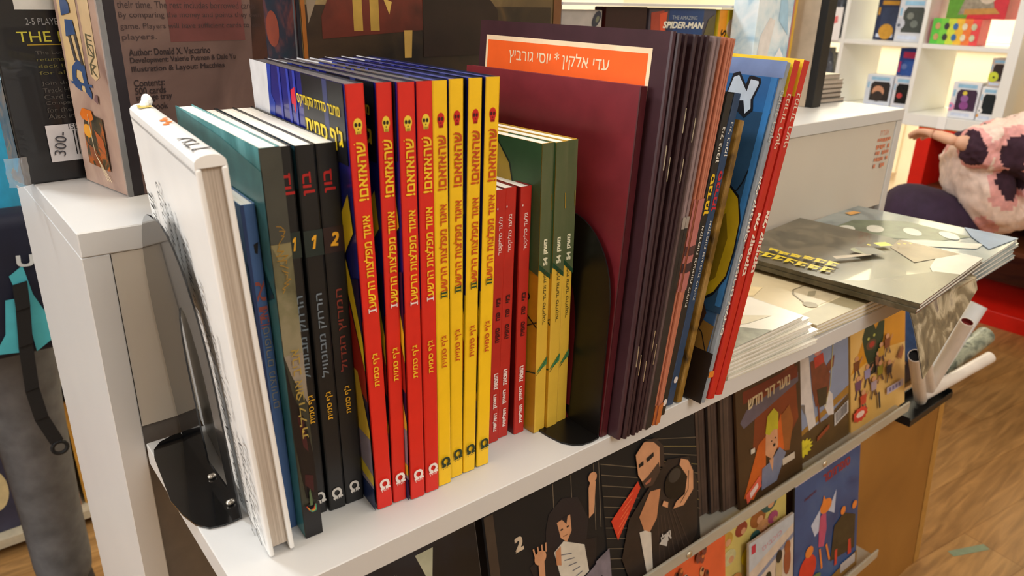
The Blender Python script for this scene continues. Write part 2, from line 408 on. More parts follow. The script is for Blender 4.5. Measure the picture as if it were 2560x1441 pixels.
# -- white hardcover standing on its fore-edge side, spine uppermost
def white_book():
    lean = R(-3.1); yaw = R(-5.5)
    w, h, d = .0145, .2305, .190
    T = thing('hardcover_book', 'white hardcover with handwritten back cover, standing beside the left bookend', 'book', (.1106, .3445, .0003), (0, lean, yaw))
    wm = M((238, 235, 230), .35, .03, 20); tm = .0028
    b = B()
    b.rbox(0, tm, 0, d, 0, h-.006, wm, .0011, 3); bb = b
    b = B(); b.rbox(w-tm, w, 0, d, 0, h-.006, wm, .0011, 3); b.build('front_board', T)
    # rounded spine on top
    b = B(); n = 10; pts = [(0, h-.009)]+[(w/2-w/2*math.cos(PI*k/n), h-.0055+.0055*math.sin(PI*k/n)**.6) for k in range(n+1)]+[(w, h-.009), (w-.0012, h-.009), (w-.0012, h-.0058), (.0012, h-.0058), (.0012, h-.009)]
    b.prism(pts, wm, 'y', .0006, d-.0006)
    f = F((0, .0, h+.0001), (1, 0, 0), (0, 1, 0), w, d)
    dk = M((70, 66, 62), .6)
    f.text(b, 'עדן', .5, .16, .036, .0095, dk, 90); f.text(b, 'הרפתקה', .5, .20, .001, .001, dk, 90)
    org = M((226, 120, 44), .5)
    for u, v, r in ((.42, .50, .16), (.6, .53, .17), (.5, .57, .2), (.62, .6, .14)): f.ell(b, u, v, r*.8, r*.075, org)
    f.rect(b, .2, .86, .75, .93, M((196, 170, 70), .5))
    b.build('spine', T)
    b = bb
    f = F((-.00012, d, 0), (0, -1, 0), (0, 0, 1), d, h-.006)
    ink = M((40, 38, 38), .6)
    bars = [0, .012, .02, .026, .04, .046, .06, .066, .074, .09, .096, .11, .13, .136, .15, .16]
    for i, s in enumerate(bars): f.rect(b, .085, .60+s*1.1, .15, .60+s*1.1+(.004 if i % 3 else .009), ink)
    f.text(b, '9 789655 720341', .175, .69, .042, .0035, ink, 90)
    f.ell(b, .30, .50, .03, .012, M((210, 196, 60), .5))
    rows = ['כתבה ואיירה סיפור', 'על ילדה אחת שיצאה', 'לדרך ארוכה מאוד', 'ופגשה שם חברים', 'חדשים וגם ישנים', 'שידעו את כל הסודות', 'מומלץ לבני נעורים', 'ולמבוגרים צעירים']
    for u, v, L, r in ((.36, .74, .055, 'כתבה ואיירה'), (.46, .66, .075, 'סיפור על ילדה'), (.56, .60, .100, 'שיצאה לדרך ארוכה'), (.66, .50, .125, 'ופגשה שם חברים חדשים'), (.76, .36, .150, 'וגם ישנים שידעו את הסודות'), (.86, .28, .135, 'מומלץ לנוער ולמבוגרים צעירים'), (.945, .18, .07, 'צעירים ברוחם')):
        f.text(b, r, u, v, L, .0095, ink, 90, shear=.25)
    b.build('back_board', T)
    b = B(); b.box(tm*.9, w-tm*.9, .0035, d-.004, .004, h-.0065, PAGEG); b.build('pages', T)
    b = B(); b.ball((w*.68, d*.93, h+.003), .0032, .0065, .0042, M((250, 248, 244), .8), seg=10, rings=7); b.ball((w*.5, d*.90, h+.0015), .0028, .004, .003, M((250, 248, 244), .8), seg=8, rings=6)
    b.build('torn_paper', T)
white_book()

# -- small blue book
def d_blue(b, s, l):
    br = M((140, 70, 60), .5); gd = M((120, 118, 110), .5)
    s.rect(b, .0, 0, .22, 1, M((36, 54, 92), .4)); s.poly(b, [(.52, .895), (.86, .9), (.72, .868), (.55, .872)], mBK)
    s.text(b, 'אוי', .58, .74, .022, .0045, br, 90); s.text(b, 'ואבוי', .58, .69, .012, .0045, br, 90)
    s.text(b, 'סיפורים מצוירים', .6, .54, .05, .0033, gd, 90)
    for i in range(7): l.rect(b, 0, .2+.1*i, 1, .24+.1*i, M((84, 120, 150), .5))
book('paperback_book', 'slim blue paperback, shortest book beside the white hardcover', 'book', .0075, .2005, .036+.09, .1272, .362, R(-1.4), R(-4), M((78, 112, 150), .4), M((62, 92, 136), .4), deco=d_blue)

# -- teal book with olive spine
TEALP = MN(((.25, (18, 62, 66)), (.45, (52, 120, 122)), (.6, (96, 158, 160)), (.75, (128, 172, 172))), 16, .35, 1.2, stretch=(1, 1, .5))
def d_teal(b, s, l):
    ol = MN(((.3, (74, 72, 48)), (.5, (120, 114, 84)), (.7, (146, 136, 110))), 30, .4, .8)
    s.rect(b, 0, .52, 1, .79, ol); s.poly(b, [(0, .52), (1, .52), (1, .38), (.55, .43), (.25, .47)], M((140, 128, 112), .4, .2, 80))
    s.poly(b, [(0, .79), (1, .79), (1, .76), (.4, .74)], M((130, 120, 84), .4))
    s.poly(b, [(.0, .5), (.2, .42), (.7, .34), (.95, .24), (.98, .1), (.3, .12), (0, .3)], M((24, 20, 22), .35))
    s.poly(b, [(.3, .36), (.62, .34), (.7, .25), (.45, .27)], M((64, 26, 30), .4)); s.poly(b, [(.35, .19), (.8, .18), (.75, .13), (.3, .16)], M((60, 22, 26), .4))
    s.rect(b, 0, 0, 1, .1, M((20, 18, 19), .35)); s.rect(b, 0, .79, 1, 1, M((66, 66, 58), .4))
    go = M((176, 132, 40), .35, metal=.4)
    for k in range(14):
        a = k*.75; s.line(b, [(.35+.18*math.sin(a), .83-.011*k), (.58+.2*math.sin(a*1.7), .828-.011*k), (.5+.22*math.cos(a), .82-.011*k)], .00035, go)
    s.text(b, 'אביב אור', .55, .47, .03, .0042, M((170, 140, 60), .4), 90); s.text(b, 'צוללת', .55, .36, .03, .0042, M((164, 140, 70), .4), 90)
    s.ell(b, .5, .315, .06, .004, M((190, 160, 70), .4))
    for k, c in enumerate(((200, 70, 50), (220, 140, 50), (210, 190, 70), (70, 150, 120))):
        s.line(b, [(.2+.05*k, .1-.004*k), (.35+.05*k, .085-.002*k), (.6+.04*k, .087-.002*k), (.72, .1)], .0006, M(c, .35, metal=.3))
    s.poly(b, [(.42, .14), (.5, .15), (.56, .12), (.55, .1), (.4, .1)], M((96, 120, 84), .35, metal=.4))
    l.poly(b, [(.0, .84), (.35, .9), (.55, .8), (.7, .84), (1, .7), (1, .95), (.6, .98), (0, 1)], M((70, 118, 118), .35, .2)); l.poly(b, [(.55, .74), (.8, .8), (.98, .66), (.8, .6), (.6, .64)], M((22, 74, 84), .35, .2))
    l.line(b, [(.86, .6), (.9, .7), (.87, .78)], .0012, M((190, 180, 90), .4))
    l.ell(b, .64, .845, .03, .03, M((20, 40, 46), .4))
book('paperback_book', 'teal illustrated paperback with olive spine, pulled forward of its neighbours', 'book', .0103, .2305, .165, .1338, .348, R(-1.1), R(-3.5), TEALP, M((58, 58, 46), .4), TEALP, deco=d_teal)

# -- three black volumes
def d_black(num, title, tc, band):
    def f(b, s, l):
        s.rect(b, .02, .735, .98, .80, M(band, .4)); rd = M((176, 30, 26), .45)
        s.text(b, 'בון', .5, .912, .0125, .0062, rd, 90, .02)
        dm = M((232, 168, 40), .4)
        if num == '1': s.poly(b, [(.40, .754), (.54, .754), (.66, .787), (.55, .787), (.40, .780), (.40, .774), (.53, .777)], dm)
        else: s.text(b, num, .52, .769, .0046, .0080, dm, -6, .03, shear=.15)
        s.text(b, title, .52, .525, .052, .0055, M(tc, .45), 90, .01)
        s.text(b, "ג'ף סמית", .55, .325, .0185, .0044, M((222, 166, 40), .45), 90, .01)
        s.text(b, 'Ω', .5, .052, .0062, .0078, M((206, 200, 192), .5), 8, .03); s.text(b, 'מודן', .52, .033, .0045, .0012, M((180, 174, 168), .5), 8)
        l.rect(b, 0, .9, 1, 1, M((40, 80, 92), .4)); l.rect(b, 0, .55, .8, .9, TEALP)
    return f
BK = M((26, 25, 25), .38, .1, 80)
for lab, x, y, w, num, ti, tc, band, d in (
    ('black comic volume marked 1, half hidden behind the teal paperback', .1475, .364, .0076, '1', 'הרחק מבונוויל', (110, 122, 130), (34, 44, 38), .150),
    ('black comic volume marked 1 with grey-blue title, left of volume 2', .1560, .362, .0109, '1', 'הרחק מבונוויל', (120, 130, 138), (32, 44, 40), .151),
    ('black comic volume marked 2 with red-brown title, beside the red spines', .1672, .362, .0122, '2', 'המרוץ הגדול', (128, 50, 38), (46, 28, 26), .151)):
    book('comic_volume', lab, 'book', w, .2270, d, x, y, R(-.75), R(-4.5), BK, deco=d_black(num, ti, tc, band), group='black comic volumes')

# -- red and yellow volumes
NAVY = M((18, 18, 34), .25, .2, 40, coat=.3)
def d_haz(sp, tx, num, numc, logo, skull, sk2):
    def f(b, s, l):
        m = M(tx, .45); k = M(skull, .45); dk = M(sk2, .5)
        s.ell(b, .52, .921, .235, .0135, k); s.poly(b, [(.34, .918), (.70, .918), (.66, .903), (.38, .903)], k)
        for u in (.41, .60): s.ell(b, u, .9215, .075, .0042, dk)
        s.ell(b, .51, .913, .03, .0018, dk)
        for u in (.45, .52, .59): s.rect(b, u-.012, .9035, u+.012, .909, dk)
        s.text(b, 'שהאזאם!', .53, .828, .031, .0056, m, 90, .015); s.ell(b, .24, .884, .03, .0014, m)
        s.text(b, 'איגוד מפלצות הרשע', .53, .633, .0535, .0052, m, 90, .013)
        nm = M(numc, .4)
        for q in ((0,) if num == 'I' else (-.0011, .0011)):
            vc = .523+q/.258; s.rect(b, .34, vc-.0018, .74, vc+.0018, nm)
        for uu in (.32, .72): s.rect(b, uu, .523-(.005 if num == 'I' else .0092), uu+.045, .523+(.005 if num == 'I' else .0092), nm)
        s.text(b, "ג'ף סמית", .52, .378, .0215, .0046, m, 90, .012)
        lg = M(logo, .5)
        s.text(b, 'Ω', .5, .070, .0064, .0072, lg, 6, .035); s.text(b, 'מודן', .5, .052, .005, .0013, lg, 6)
        # front cover, towards the left
        l.rect(b, .22, .5, 1, 1, M((28, 34, 120), .25, .3, 30, coat=.3)); l.rect(b, 0, .0, .25, 1, M((236, 234, 236), .3))
        l.poly(b, [(.23, 1), (.28, 1), (.25, .93), (.29, .91), (.24, .82), (.21, .88)], M((44, 70, 170), .3)); l.poly(b, [(.04, .62), (.1, .74), (.13, .6)], M((60, 90, 190), .3))
        for u in (.36, .46, .53): l.rect(b, u, .72, u+.025, 1, M((52, 64, 168), .3))
        l.rect(b, .62, .84, .99, 1, M((24, 24, 28), .3)); l.rect(b, .82, .9, .86, 1, M((50, 56, 100), .3))
        l.poly(b, [(.5, .955), (.545, .965), (.55, .935), (.535, .905), (.52, .925), (.5, .925)], M((206, 32, 60), .4))
        y = M((240, 206, 40), .4); l.text(b, 'מחבר סדרת הקומיקס', .76, .940, .066, .0070, y, 0, .01)
        l.text(b, "ג'ף סמית", .80, .888, .056, .0125, y, 0, .02)
        l.poly(b, [(.5, .5), (1, .6), (1, .1), (.5, .1)], M((30, 26, 60), .3)); l.poly(b, [(.86, .70), (.97, .78), (.99, .70), (.93, .66), (.88, .62)], y)
        l.poly(b, [(.8, .6), (.88, .66), (.94, .58), (1, .45), (1, .38), (.92, .52), (.86, .6)], y); l.poly(b, [(.8, .55), (.9, .53), (1, .38), (1, .3), (.85, .34)], M((170, 40, 26), .4))
        l.poly(b, [(.8, .36), (.93, .36), (1, .22), (1, .16), (.84, .2)], M((222, 182, 60), .4)); l.rect(b, .8, .06, 1, .2, M((150, 136, 148), .4)); l.poly(b, [(.86, .12), (1, .10), (1, .07), (.86, .08)], M((226, 196, 60), .4))
        l.rect(b, .6, 0, 1, .06, M((24, 40, 84), .4))
    return f
dR = d_haz(RED, (240, 196, 40), 'I', (236, 226, 220), (240, 226, 218), (240, 206, 60), (40, 26, 16))
dY = d_haz(YEL, (196, 74, 24), 'II', (24, 70, 44), (42, 56, 28), (206, 32, 30), (70, 14, 18))
reds = [(.1803, .3452, .0104, -1.3, -5.5), (.1915, .3450, .0092, .0, -4), (.2020, .3412, .0103, -.05, -4), (.2131, .3412, .0100, 0, -3.2)]
yels = [(.2236, .3420, .0098, -.05, -3), (.2349, .3445, .0096, .25, -3), (.2449, .3442, .0095, .85, -3), (.2560, .3442, .0101, 1.05, -3)]
rl = ['red comic volume, first red spine beside the black volumes', 'red comic volume, second red spine from the black volumes', 'red comic volume, third red spine from the black volumes', 'red comic volume touching the first yellow spine']
yl = ['yellow comic volume touching the last red spine', 'yellow comic volume, second yellow spine after the red ones', 'yellow comic volume, third yellow spine, dark gap at its left', 'yellow comic volume, last of the yellow spines, before the small red paperbacks']
T0 = None
for (x, y, w, le, yw), lab in zip(reds, rl):
    book('comic_volume', lab, 'book', w, .2580, .168, x, y, R(le), R(yw), NAVY, M(RED, .4, .06, 60), NAVY, deco=dR, group='red comic volumes', pages=MN(((.3, (74, 70, 76)), (.7, (112, 106, 106))), 14, .5, .2, 4, stretch=(60, 1, 1)))
for (x, y, w, le, yw), lab in zip(yels, yl):
    book('comic_volume', lab, 'book', w, .2578, .168, x, y, R(le), R(yw), NAVY, M(YEL, .4, .05, 60), NAVY, deco=dY, group='yellow comic volumes', pages=MN(((.3, (48, 52, 116)), (.7, (84, 90, 160))), 14, .4, .2, 4, stretch=(60, 1, 1)))

# -- three small red paperbacks
def d_small(b, s, l):
    w = M((236, 214, 206), .5); k = M((70, 14, 14), .5)
    s.text(b, 'גלעד סליקטר', .52, .835, .026, .0040, w, 90, .01)
    for i, (t, L) in enumerate((('מי', .006), ('פה', .006), ('סופיה', .011))): s.text(b, t, .52, (.585, .53, .455)[i], L, .0034, k, 90, .03)
    for i, (t, L) in enumerate((('הוצאת', .0125), ('האוזן', .0115), ('השלישית', .0150))): s.text(b, t, .5, (.265, .18, .088)[i], L, .0034, w, 90, .04)
    s.ell(b, .15, .935, .05, .004, w)
for x, y, w, le, lab in ((.2796, .362, .0091, 1.1, 'small red paperback tucked against the last yellow spine'), (.2888, .3635, .0100, .9, 'small red paperback, middle one of the three'), (.3022, .3605, .0095, .1, 'small red paperback standing apart, against the yellow-green paperbacks')):
    book('paperback_book', lab, 'book', w, .1858, .118, x, y, R(le), R(-1), M((150, 26, 20), .4), M((184, 40, 28), .45, .08, 60), M((110, 20, 18), .4), deco=d_small, group='small red paperbacks')

# -- three green and yellow paperbacks
def d_farm(b, s, l):
    g = MN(((.3, (66, 86, 50)), (.6, (92, 98, 66)), (.8, (84, 112, 64))), 60, .4, .5, stretch=(1, 1, .2)); dk = M((34, 70, 44), .4)
    s.poly(b, [(0, .60), (1, .575), (1, 1), (0, 1)], g); s.poly(b, [(0, .62), (1, .575), (1, .56), (.5, .58), (0, .605)], dk)
    w = M((226, 222, 190), .5); k = M((86, 78, 36), .5)
    s.text(b, 'משק', .52, .675, .0105, .0040, w, 90, .04); s.text(b, '54', .5, .625, .006, .0040, w, 90, .04)
    s.text(b, 'גלית וגלעד סליקטר', .55, .50, .040, .0036, k, 90, .005)
    s.poly(b, [(0, .235), (.95, .285), (.9, .255), (.5, .245)], M((70, 128, 76), .4)); s.line(b, [(0, .225), (.45, .245), (.95, .28)], .0005, dk)
    s.line(b, [(.86, .84), (.9, .79)], .0005, M((200, 160, 50), .4))
    l.rect(b, 0, 0, 1, .58, M((206, 156, 36), .4)); l.poly(b, [(0, .5), (.78, .62), (.86, .75), (.8, .92), (.7, 1), (0, 1)], M((212, 180, 70), .4)); l.poly(b, [(.7, 1), (.8, .92), (.86, .75), (.8, .62), (1, .58), (1, 1)], M((66, 104, 66), .4))
    l.line(b, [(.7, 1), (.8, .92), (.86, .75), (.8, .62), (.95, .5), (.9, .45), (1, .4)], .0014, M((26, 44, 34), .4)); l.line(b, [(.6, .1), (.8, .2), (1, .235)], .001, dk); l.line(b, [(.7, .3), (.85, .36), (1, .42)], .001, M((60, 60, 30), .4))
for x, y, w, le, lab in ((.3150, .353, .0110, -.6, 'green-topped yellow paperback nearest the small red paperbacks'), (.3264, .3515, .0108, -.8, 'green-topped yellow paperback, middle of its three'), (.3377, .353, .0100, -.95, 'green-topped yellow paperback next to the second bookend')):
    book('paperback_book', lab, 'book', w, .2140, .155, x, y, R(le), R(2), M((206, 160, 44), .4), M((218, 176, 60), .42, .05, 50), M((206, 160, 44), .4), deco=d_farm, group='green and yellow paperbacks')

# -- burgundy booklet, orange-panelled booklet and the stapled comics
BURG = MN(((.3, (110, 28, 36)), (.7, (126, 36, 44))), 40, .4, .3)
def d_burg(b, s, l): s.rect(b, .0, 0, 1, 1, M((74, 22, 28), .4))
book('booklet', 'plain burgundy booklet in front of the orange-panelled booklet', 'booklet', .0060, .2500, .172, .3508, .319, R(3.1), R(3.5), BURG, M((80, 24, 30), .4), BURG, deco=d_burg)
def d_orange(b, s, l):
    cr = M((244, 214, 176), .45); l.rect(b, .045, .03, .925, .962, cr); l.rect(b, .058, .04, .910, .950, M((246, 100, 36), .4, .04, 60))
    l.text(b, 'עדי אלקין * יוסי גורביץ', .47, .914, .106, .0115, cr, 0, .006)
DKP = M((62, 34, 40), .4, .12, 60)
book('booklet', 'tall dark plum booklet with cream-framed orange cover panel', 'booklet', .0040, .2832, .195, .3580, .3085, R(3.75), R(0), DKP, DKP, DKP, 'comic', d_orange)
def staples(T, w, hs):
    sm = M((206, 196, 176), .25, metal=.8)
    for z in hs:
        b = B(); b.rbox(w*.5-.0004, w*.5+.0004, -.0005, .0003, z-.008, z+.008, sm, .0002, 1); b.build('staple', T)
cl = []
N = 11
XB = (.3622, .3662, .3706, .3753, .3798, .3842, .3880, .3930, .3952, .3974, .3996); XT = (.3800, .3868, .3945, .4018, .4085, .4145, .4200, .4268, .4304, .4340, .4376)
for i in range(N):
    s = i/(N-1)
    x = XB[i]; xt = XT[i]
    le = math.atan((xt-x)/.282)
    g = 0 if i < 5 else (1 if i < 7 else 2)
    y = .3065+.0008*math.sin(i*2.1)
    w = (.0037, .0034, .0023)[g]
    col = (M((54, 32, 36), .4, .15, 80), M((136, 114, 112), .5, .1, 80), M((184, 112, 84), .5, .08, 80))[g]
    def d_c(b, s_, l, g=g):
        if g == 1: s_.rect(b, 0, 0, 1, .55, M((40, 36, 34), .5, .3, 60)); s_.rect(b, 0, .55, 1, .58, M((150, 140, 130), .5))
        if g == 2:
            s_.rect(b, 0, .38, 1, .62, M((176, 106, 100), .5)); s_.rect(b, 0, .43, 1, .455, M((60, 40, 44), .5)); s_.rect(b, 0, .475, 1, .5, M((80, 50, 50), .5)); s_.rect(b, 0, .0, 1, .06, M((180, 100, 46), .5))
    names = ('first', 'second', 'third', 'fourth', 'fifth', 'sixth', 'seventh', 'eighth', 'ninth', 'tenth', 'eleventh', 'twelfth')
    kind = ('dark plum stapled comic', 'greyish mauve stapled comic', 'rust-orange stapled comic')[g]
    place = 'booklet run, %s from the orange-panelled cover' % names[i]
    T = book('comic_book', '%s in the leaning %s' % (kind, place), 'comic', w, .2822-.0022*s, .20, x, y, le, R(0), col, col, col, 'comic', d_c, group='stapled comics in the leaning run', pages=PAGEG)
    if g == 0: staples(T, w, ((.206, .198, .229, .196, .222)[i], (.066, .058, .052, .074, .062)[i]))
# -- black and blue spined graphic novels, gold one
def d_sand(tc, nm, title, y0, y1, y2, lg):
    def f(b, s, l):
        w = M((222, 218, 206), .5); s.text(b, 'ניל גיימן', .55, y0, .025, .0046, w, 90, .01)
        s.text(b, title, .55, y1, .030, .0056, M(tc, .45), 90, .03); s.text(b, nm, .55, y2, .062, .0036, w, 90, .005)
        s.ell(b, .5, lg, .27, .012, M((216, 206, 200), .5))
        l.rect(b, 0, .93, 1, 1, M((36, 44, 40), .4))
    return f
book('graphic_novel', 'black-spined graphic novel with yellow title, squeezed beside the rust comics', 'book', .0085, .2440, .165, .4062, .312, R(9.0), R(1), M((24, 24, 24), .4), M((34, 32, 30), .4), deco=d_sand((232, 190, 30), 'אקדמות ונעימות ליליות', 'סנדמן', .855, .71, .49, .045))
book('graphic_novel', 'blue-spined graphic novel with red title, next to the black-spined one', 'book', .0088, .2425, .165, .4235, .3185, R(9.2), R(1), M((22, 24, 26), .4), M((44, 66, 96), .42, .08, 60), M((26, 32, 36), .4), deco=d_sand((196, 40, 50), 'אקדמות ונעימות ליליות', 'סנדמן', .865, .71, .49, .09))
GOLD = MN(((.3, (64, 46, 20)), (.5, (140, 104, 40)), (.7, (176, 140, 80))), 40, .4, 1)
book('graphic_novel', 'thin brown and gold graphic novel left of the light blue hardcover', 'book', .0066, .2230, .16, .4350, .3170, R(9.3), R(1), GOLD, GOLD, GOLD)
# -- tall blue hardcover, two red hardcovers
def d_aleph(b, s, l):
    s.text(b, 'נמרוד רשף', .5, .855, .037, .0050, M((190, 190, 186), .5), 90, .012)
    s.text(b, 'אלי קומיקס : סיפורים לילדים', .5, .455, .125, .0052, M((230, 224, 214), .5), 90, .015); s.rect(b, 0, .085, 1, .105, M((224, 130, 40), .4))
    l.rect(b, 0, .955, 1, 1, M((120, 140, 184), .3)); l.rect(b, 0, .86, .985, .955, M((50, 108, 170), .3)); l.rect(b, 0, .28, .985, .86, M((46, 80, 114), .3)); l.rect(b, .955, .3, .98, .955, M((62, 130, 196), .3))
    kk = M((20, 22, 30), .4); ww = M((206, 222, 238), .4)
    l.poly(b, [(.79, .90), (.80, .955), (.826, .962), (.862, .928), (.868, .951), (.876, .954), (.914, .950), (.921, .938), (.905, .892), (.915, .862), (.886, .838), (.84, .86), (.80, .86)], kk)
    l.poly(b, [(.795, .90), (.806, .945), (.826, .952), (.872, .91), (.878, .944), (.910, .941), (.913, .934), (.896, .890), (.904, .866), (.885, .85), (.868, .885), (.81, .88)], ww)
    ye = M((190, 162, 30), .35); ol = M((128, 106, 20), .4)
    l.line(b, [(.955, .70), (.945, .665), (.93, .64), (.90, .62)], .0009, kk)
    l.poly(b, [(.80, .30), (.84, .60), (.90, .65), (.945, .625), (.975, .56), (.982, .47), (.975, .39), (.94, .33), (.88, .29)], kk); l.poly(b, [(.80, .30), (.842, .595), (.90, .642), (.942, .618), (.97, .556), (.976, .47), (.97, .395), (.936, .338), (.88, .30)], ye); l.poly(b, [(.86, .32), (.885, .55), (.91, .57), (.94, .50), (.93, .38)], ol)
    l.rect(b, 0, .0, 1, .16, M((40, 28, 20), .4)); l.poly(b, [(.7, .16), (.97, .16), (.975, .24), (.9, .25), (.7, .2)], M((134, 100, 44), .4)); l.poly(b, [(.80, .26), (.90, .31), (.93, .27), (.91, .2), (.8, .18)], M((66, 42, 28), .4)); l.line(b, [(.86, .24), (.93, .21), (.97, .15)], .0008, kk)
book('hardcover_book', 'tall light blue hardcover with big outlined letter, left of the two red ones', 'book', .0064, .2655, .21, .4487, .3040, R(10.9), R(0), M((92, 130, 170), .3, coat=.3), M((140, 146, 152), .4), M((58, 96, 140), .3, coat=.3), 'hard', d_aleph)
def d_redh(b, s, l):
    s.text(b, 'נמרוד רשף', .5, .835, .040, .0060, M((226, 200, 180), .5), 90, .012); s.text(b, 'אלי קומיקס', .5, .485, .050, .0066, M((238, 222, 206), .5), 90, .04)
    l.rect(b, 0, .9, 1, 1, M((240, 200, 50), .35))
for x, le, lab, w in ((.4575, 10.9, 'thin red hardcover pressed against the light blue hardcover', .0098), (.4680, 11.4, 'outermost thin red hardcover, leaning over the magazines', .0098)):
    T = book('hardcover_book', lab, 'book', w, .2660, .21, x, .3040, R(le), R(0), M((226, 180, 44), .35), M((190, 36, 22), .4, .1, 40), M((190, 40, 26), .35), 'hard', d_redh, group='two thin red hardcovers')
# ------------------------------------------------------------------ boxed games on the cabinet top
ZT = .1585
def box_thing(name, label, cat, x, y, yaw, w, h, d, mat, deco=None, side=None, lean=0, group=None, z=ZT, lid=None, film=None):
    T = thing(name, label, cat, (x, y, z), (lean, 0, yaw), group)
    b = B(); b.rbox(0, w, 0, d, 0, h, mat, .0012, 2)
    if side: 
        b.add([(-.0001, .001, .001), (-.0001, d-.001, .001), (-.0001, d-.001, h-.001), (-.0001, .001, h-.001)], [(0, 3, 2, 1)], side)
    f = F((0, -.0001, 0), (1, 0, 0), (0, 0, 1), w, h); l = F((-.0001, d, 0), (0, -1, 0), (0, 0, 1), d, h); l.k = 2
    if deco: deco(b, f, l)
    b.build('carton', T)
    if film:
        b = B(); film(b); b.build('shrink_wrap', T, True)
    return T
WRAP = M((236, 236, 236), .12, .1, 40, trans=.75, bump=.6)
def crumple(x0, x1, y, z0, z1, n=9, amp=.004, slant=0):
    def f(b):
        rows = 6; rnd = random.Random(int(x0*1e4)+3); vs = []
        for j in range(rows+1):
            for i in range(n+1):
                vs.append((x0+(x1-x0)*i/n+slant*j/rows, y-rnd.random()*amp, z0+(z1-z0)*j/rows))
        b.add(vs, [(j*(n+1)+i, j*(n+1)+i+1, (j+1)*(n+1)+i+1, (j+1)*(n+1)+i) for j in range(rows) for i in range(n)], WRAP)
    return f
def d_dark(b, f, l):
    w = M((170, 166, 156), .5); y = M((196, 188, 60), .5); g = M((84, 80, 74), .5)
    k = M((24, 22, 24), .4)
    f.rect(b, .13, .585, .62, .63, M((214, 212, 204), .5)); f.rect(b, .33, .57, .62, .583, M((40, 70, 60), .4)); f.rect(b, .2, .64, .4, .7, M((190, 196, 196), .4))
    f.text(b, '2-5 PLAYERS', .27, .547, .026, .0046, M((150, 150, 150), .5)); f.text(b, 'THE BATTLE', .375, .498, .068, .0072, y)
    f.rect(b, .155, .470, .75, .473, M((170, 140, 30), .5))
    lines = ['The Lord of the Rings', 'returns again with a', 'deck building tale', 'for all to enjoy', 'Join the Fellowship', 'Track Heroes and foes', 'Card combat anew', 'Compatible with sets', 'for the ultimate war', 'Also includes rules']
    for i, s in enumerate(lines): f.text(b, s, .38, .444-.0225*i-(.012 if i > 3 else 0), .050, .0034, g if i not in (1, 2, 3) else M((110, 104, 50), .5))
    f.poly(b, [(.16, .07), (.80, .07), (.80, .20), (.16, .20)], M((206, 202, 202), .5)); f.text(b, 'ISBN 978-1-61', .42, .190, .036, .004, k)
    rnd = random.Random(4); u = .30
    while u < .75:
        ww = rnd.choice((.006, .01, .016)); f.rect(b, u, .09, u+ww, .178, k); u += ww+rnd.choice((.006, .01))
    f.text(b, '300-', .22, .135, .018, .008, M((60, 60, 66), .5), 78); f.text(b, '9 781616 61', .5, .079, .04, .003, k)
    m = MN(((.3, (60, 90, 110)), (.45, (150, 190, 206)), (.6, (210, 226, 232)), (.72, (90, 80, 60))), 30, .3, 1)
    l.rect(b, 0, .36, .94, 1, M((150, 186, 204), .3, .25, 30)); l.rect(b, 0, 0, .94, .36, MN(((.3, (30, 30, 32)), (.5, (70, 70, 64)), (.62, (120, 90, 50)), (.75, (40, 90, 60))), 50, .25, 1.2)); l.poly(b, [(.3, .42), (.7, .46), (.8, .36), (.4, .34)], M((196, 120, 50), .4))
box_thing('game_box', 'black boxed card game in shrink wrap, leftmost on the cabinet top', 'game box', .0640, .6640, R(6), .130, .215, .034, M((20, 19, 21), .3, coat=.3), d_dark,
          film=crumple(-.011, .004, -.0005, .0, .022, 6, .005))
TAN = MN(((.25, (120, 92, 84)), (.5, (168, 138, 122)), (.75, (196, 168, 148))), 18, .4, .8)
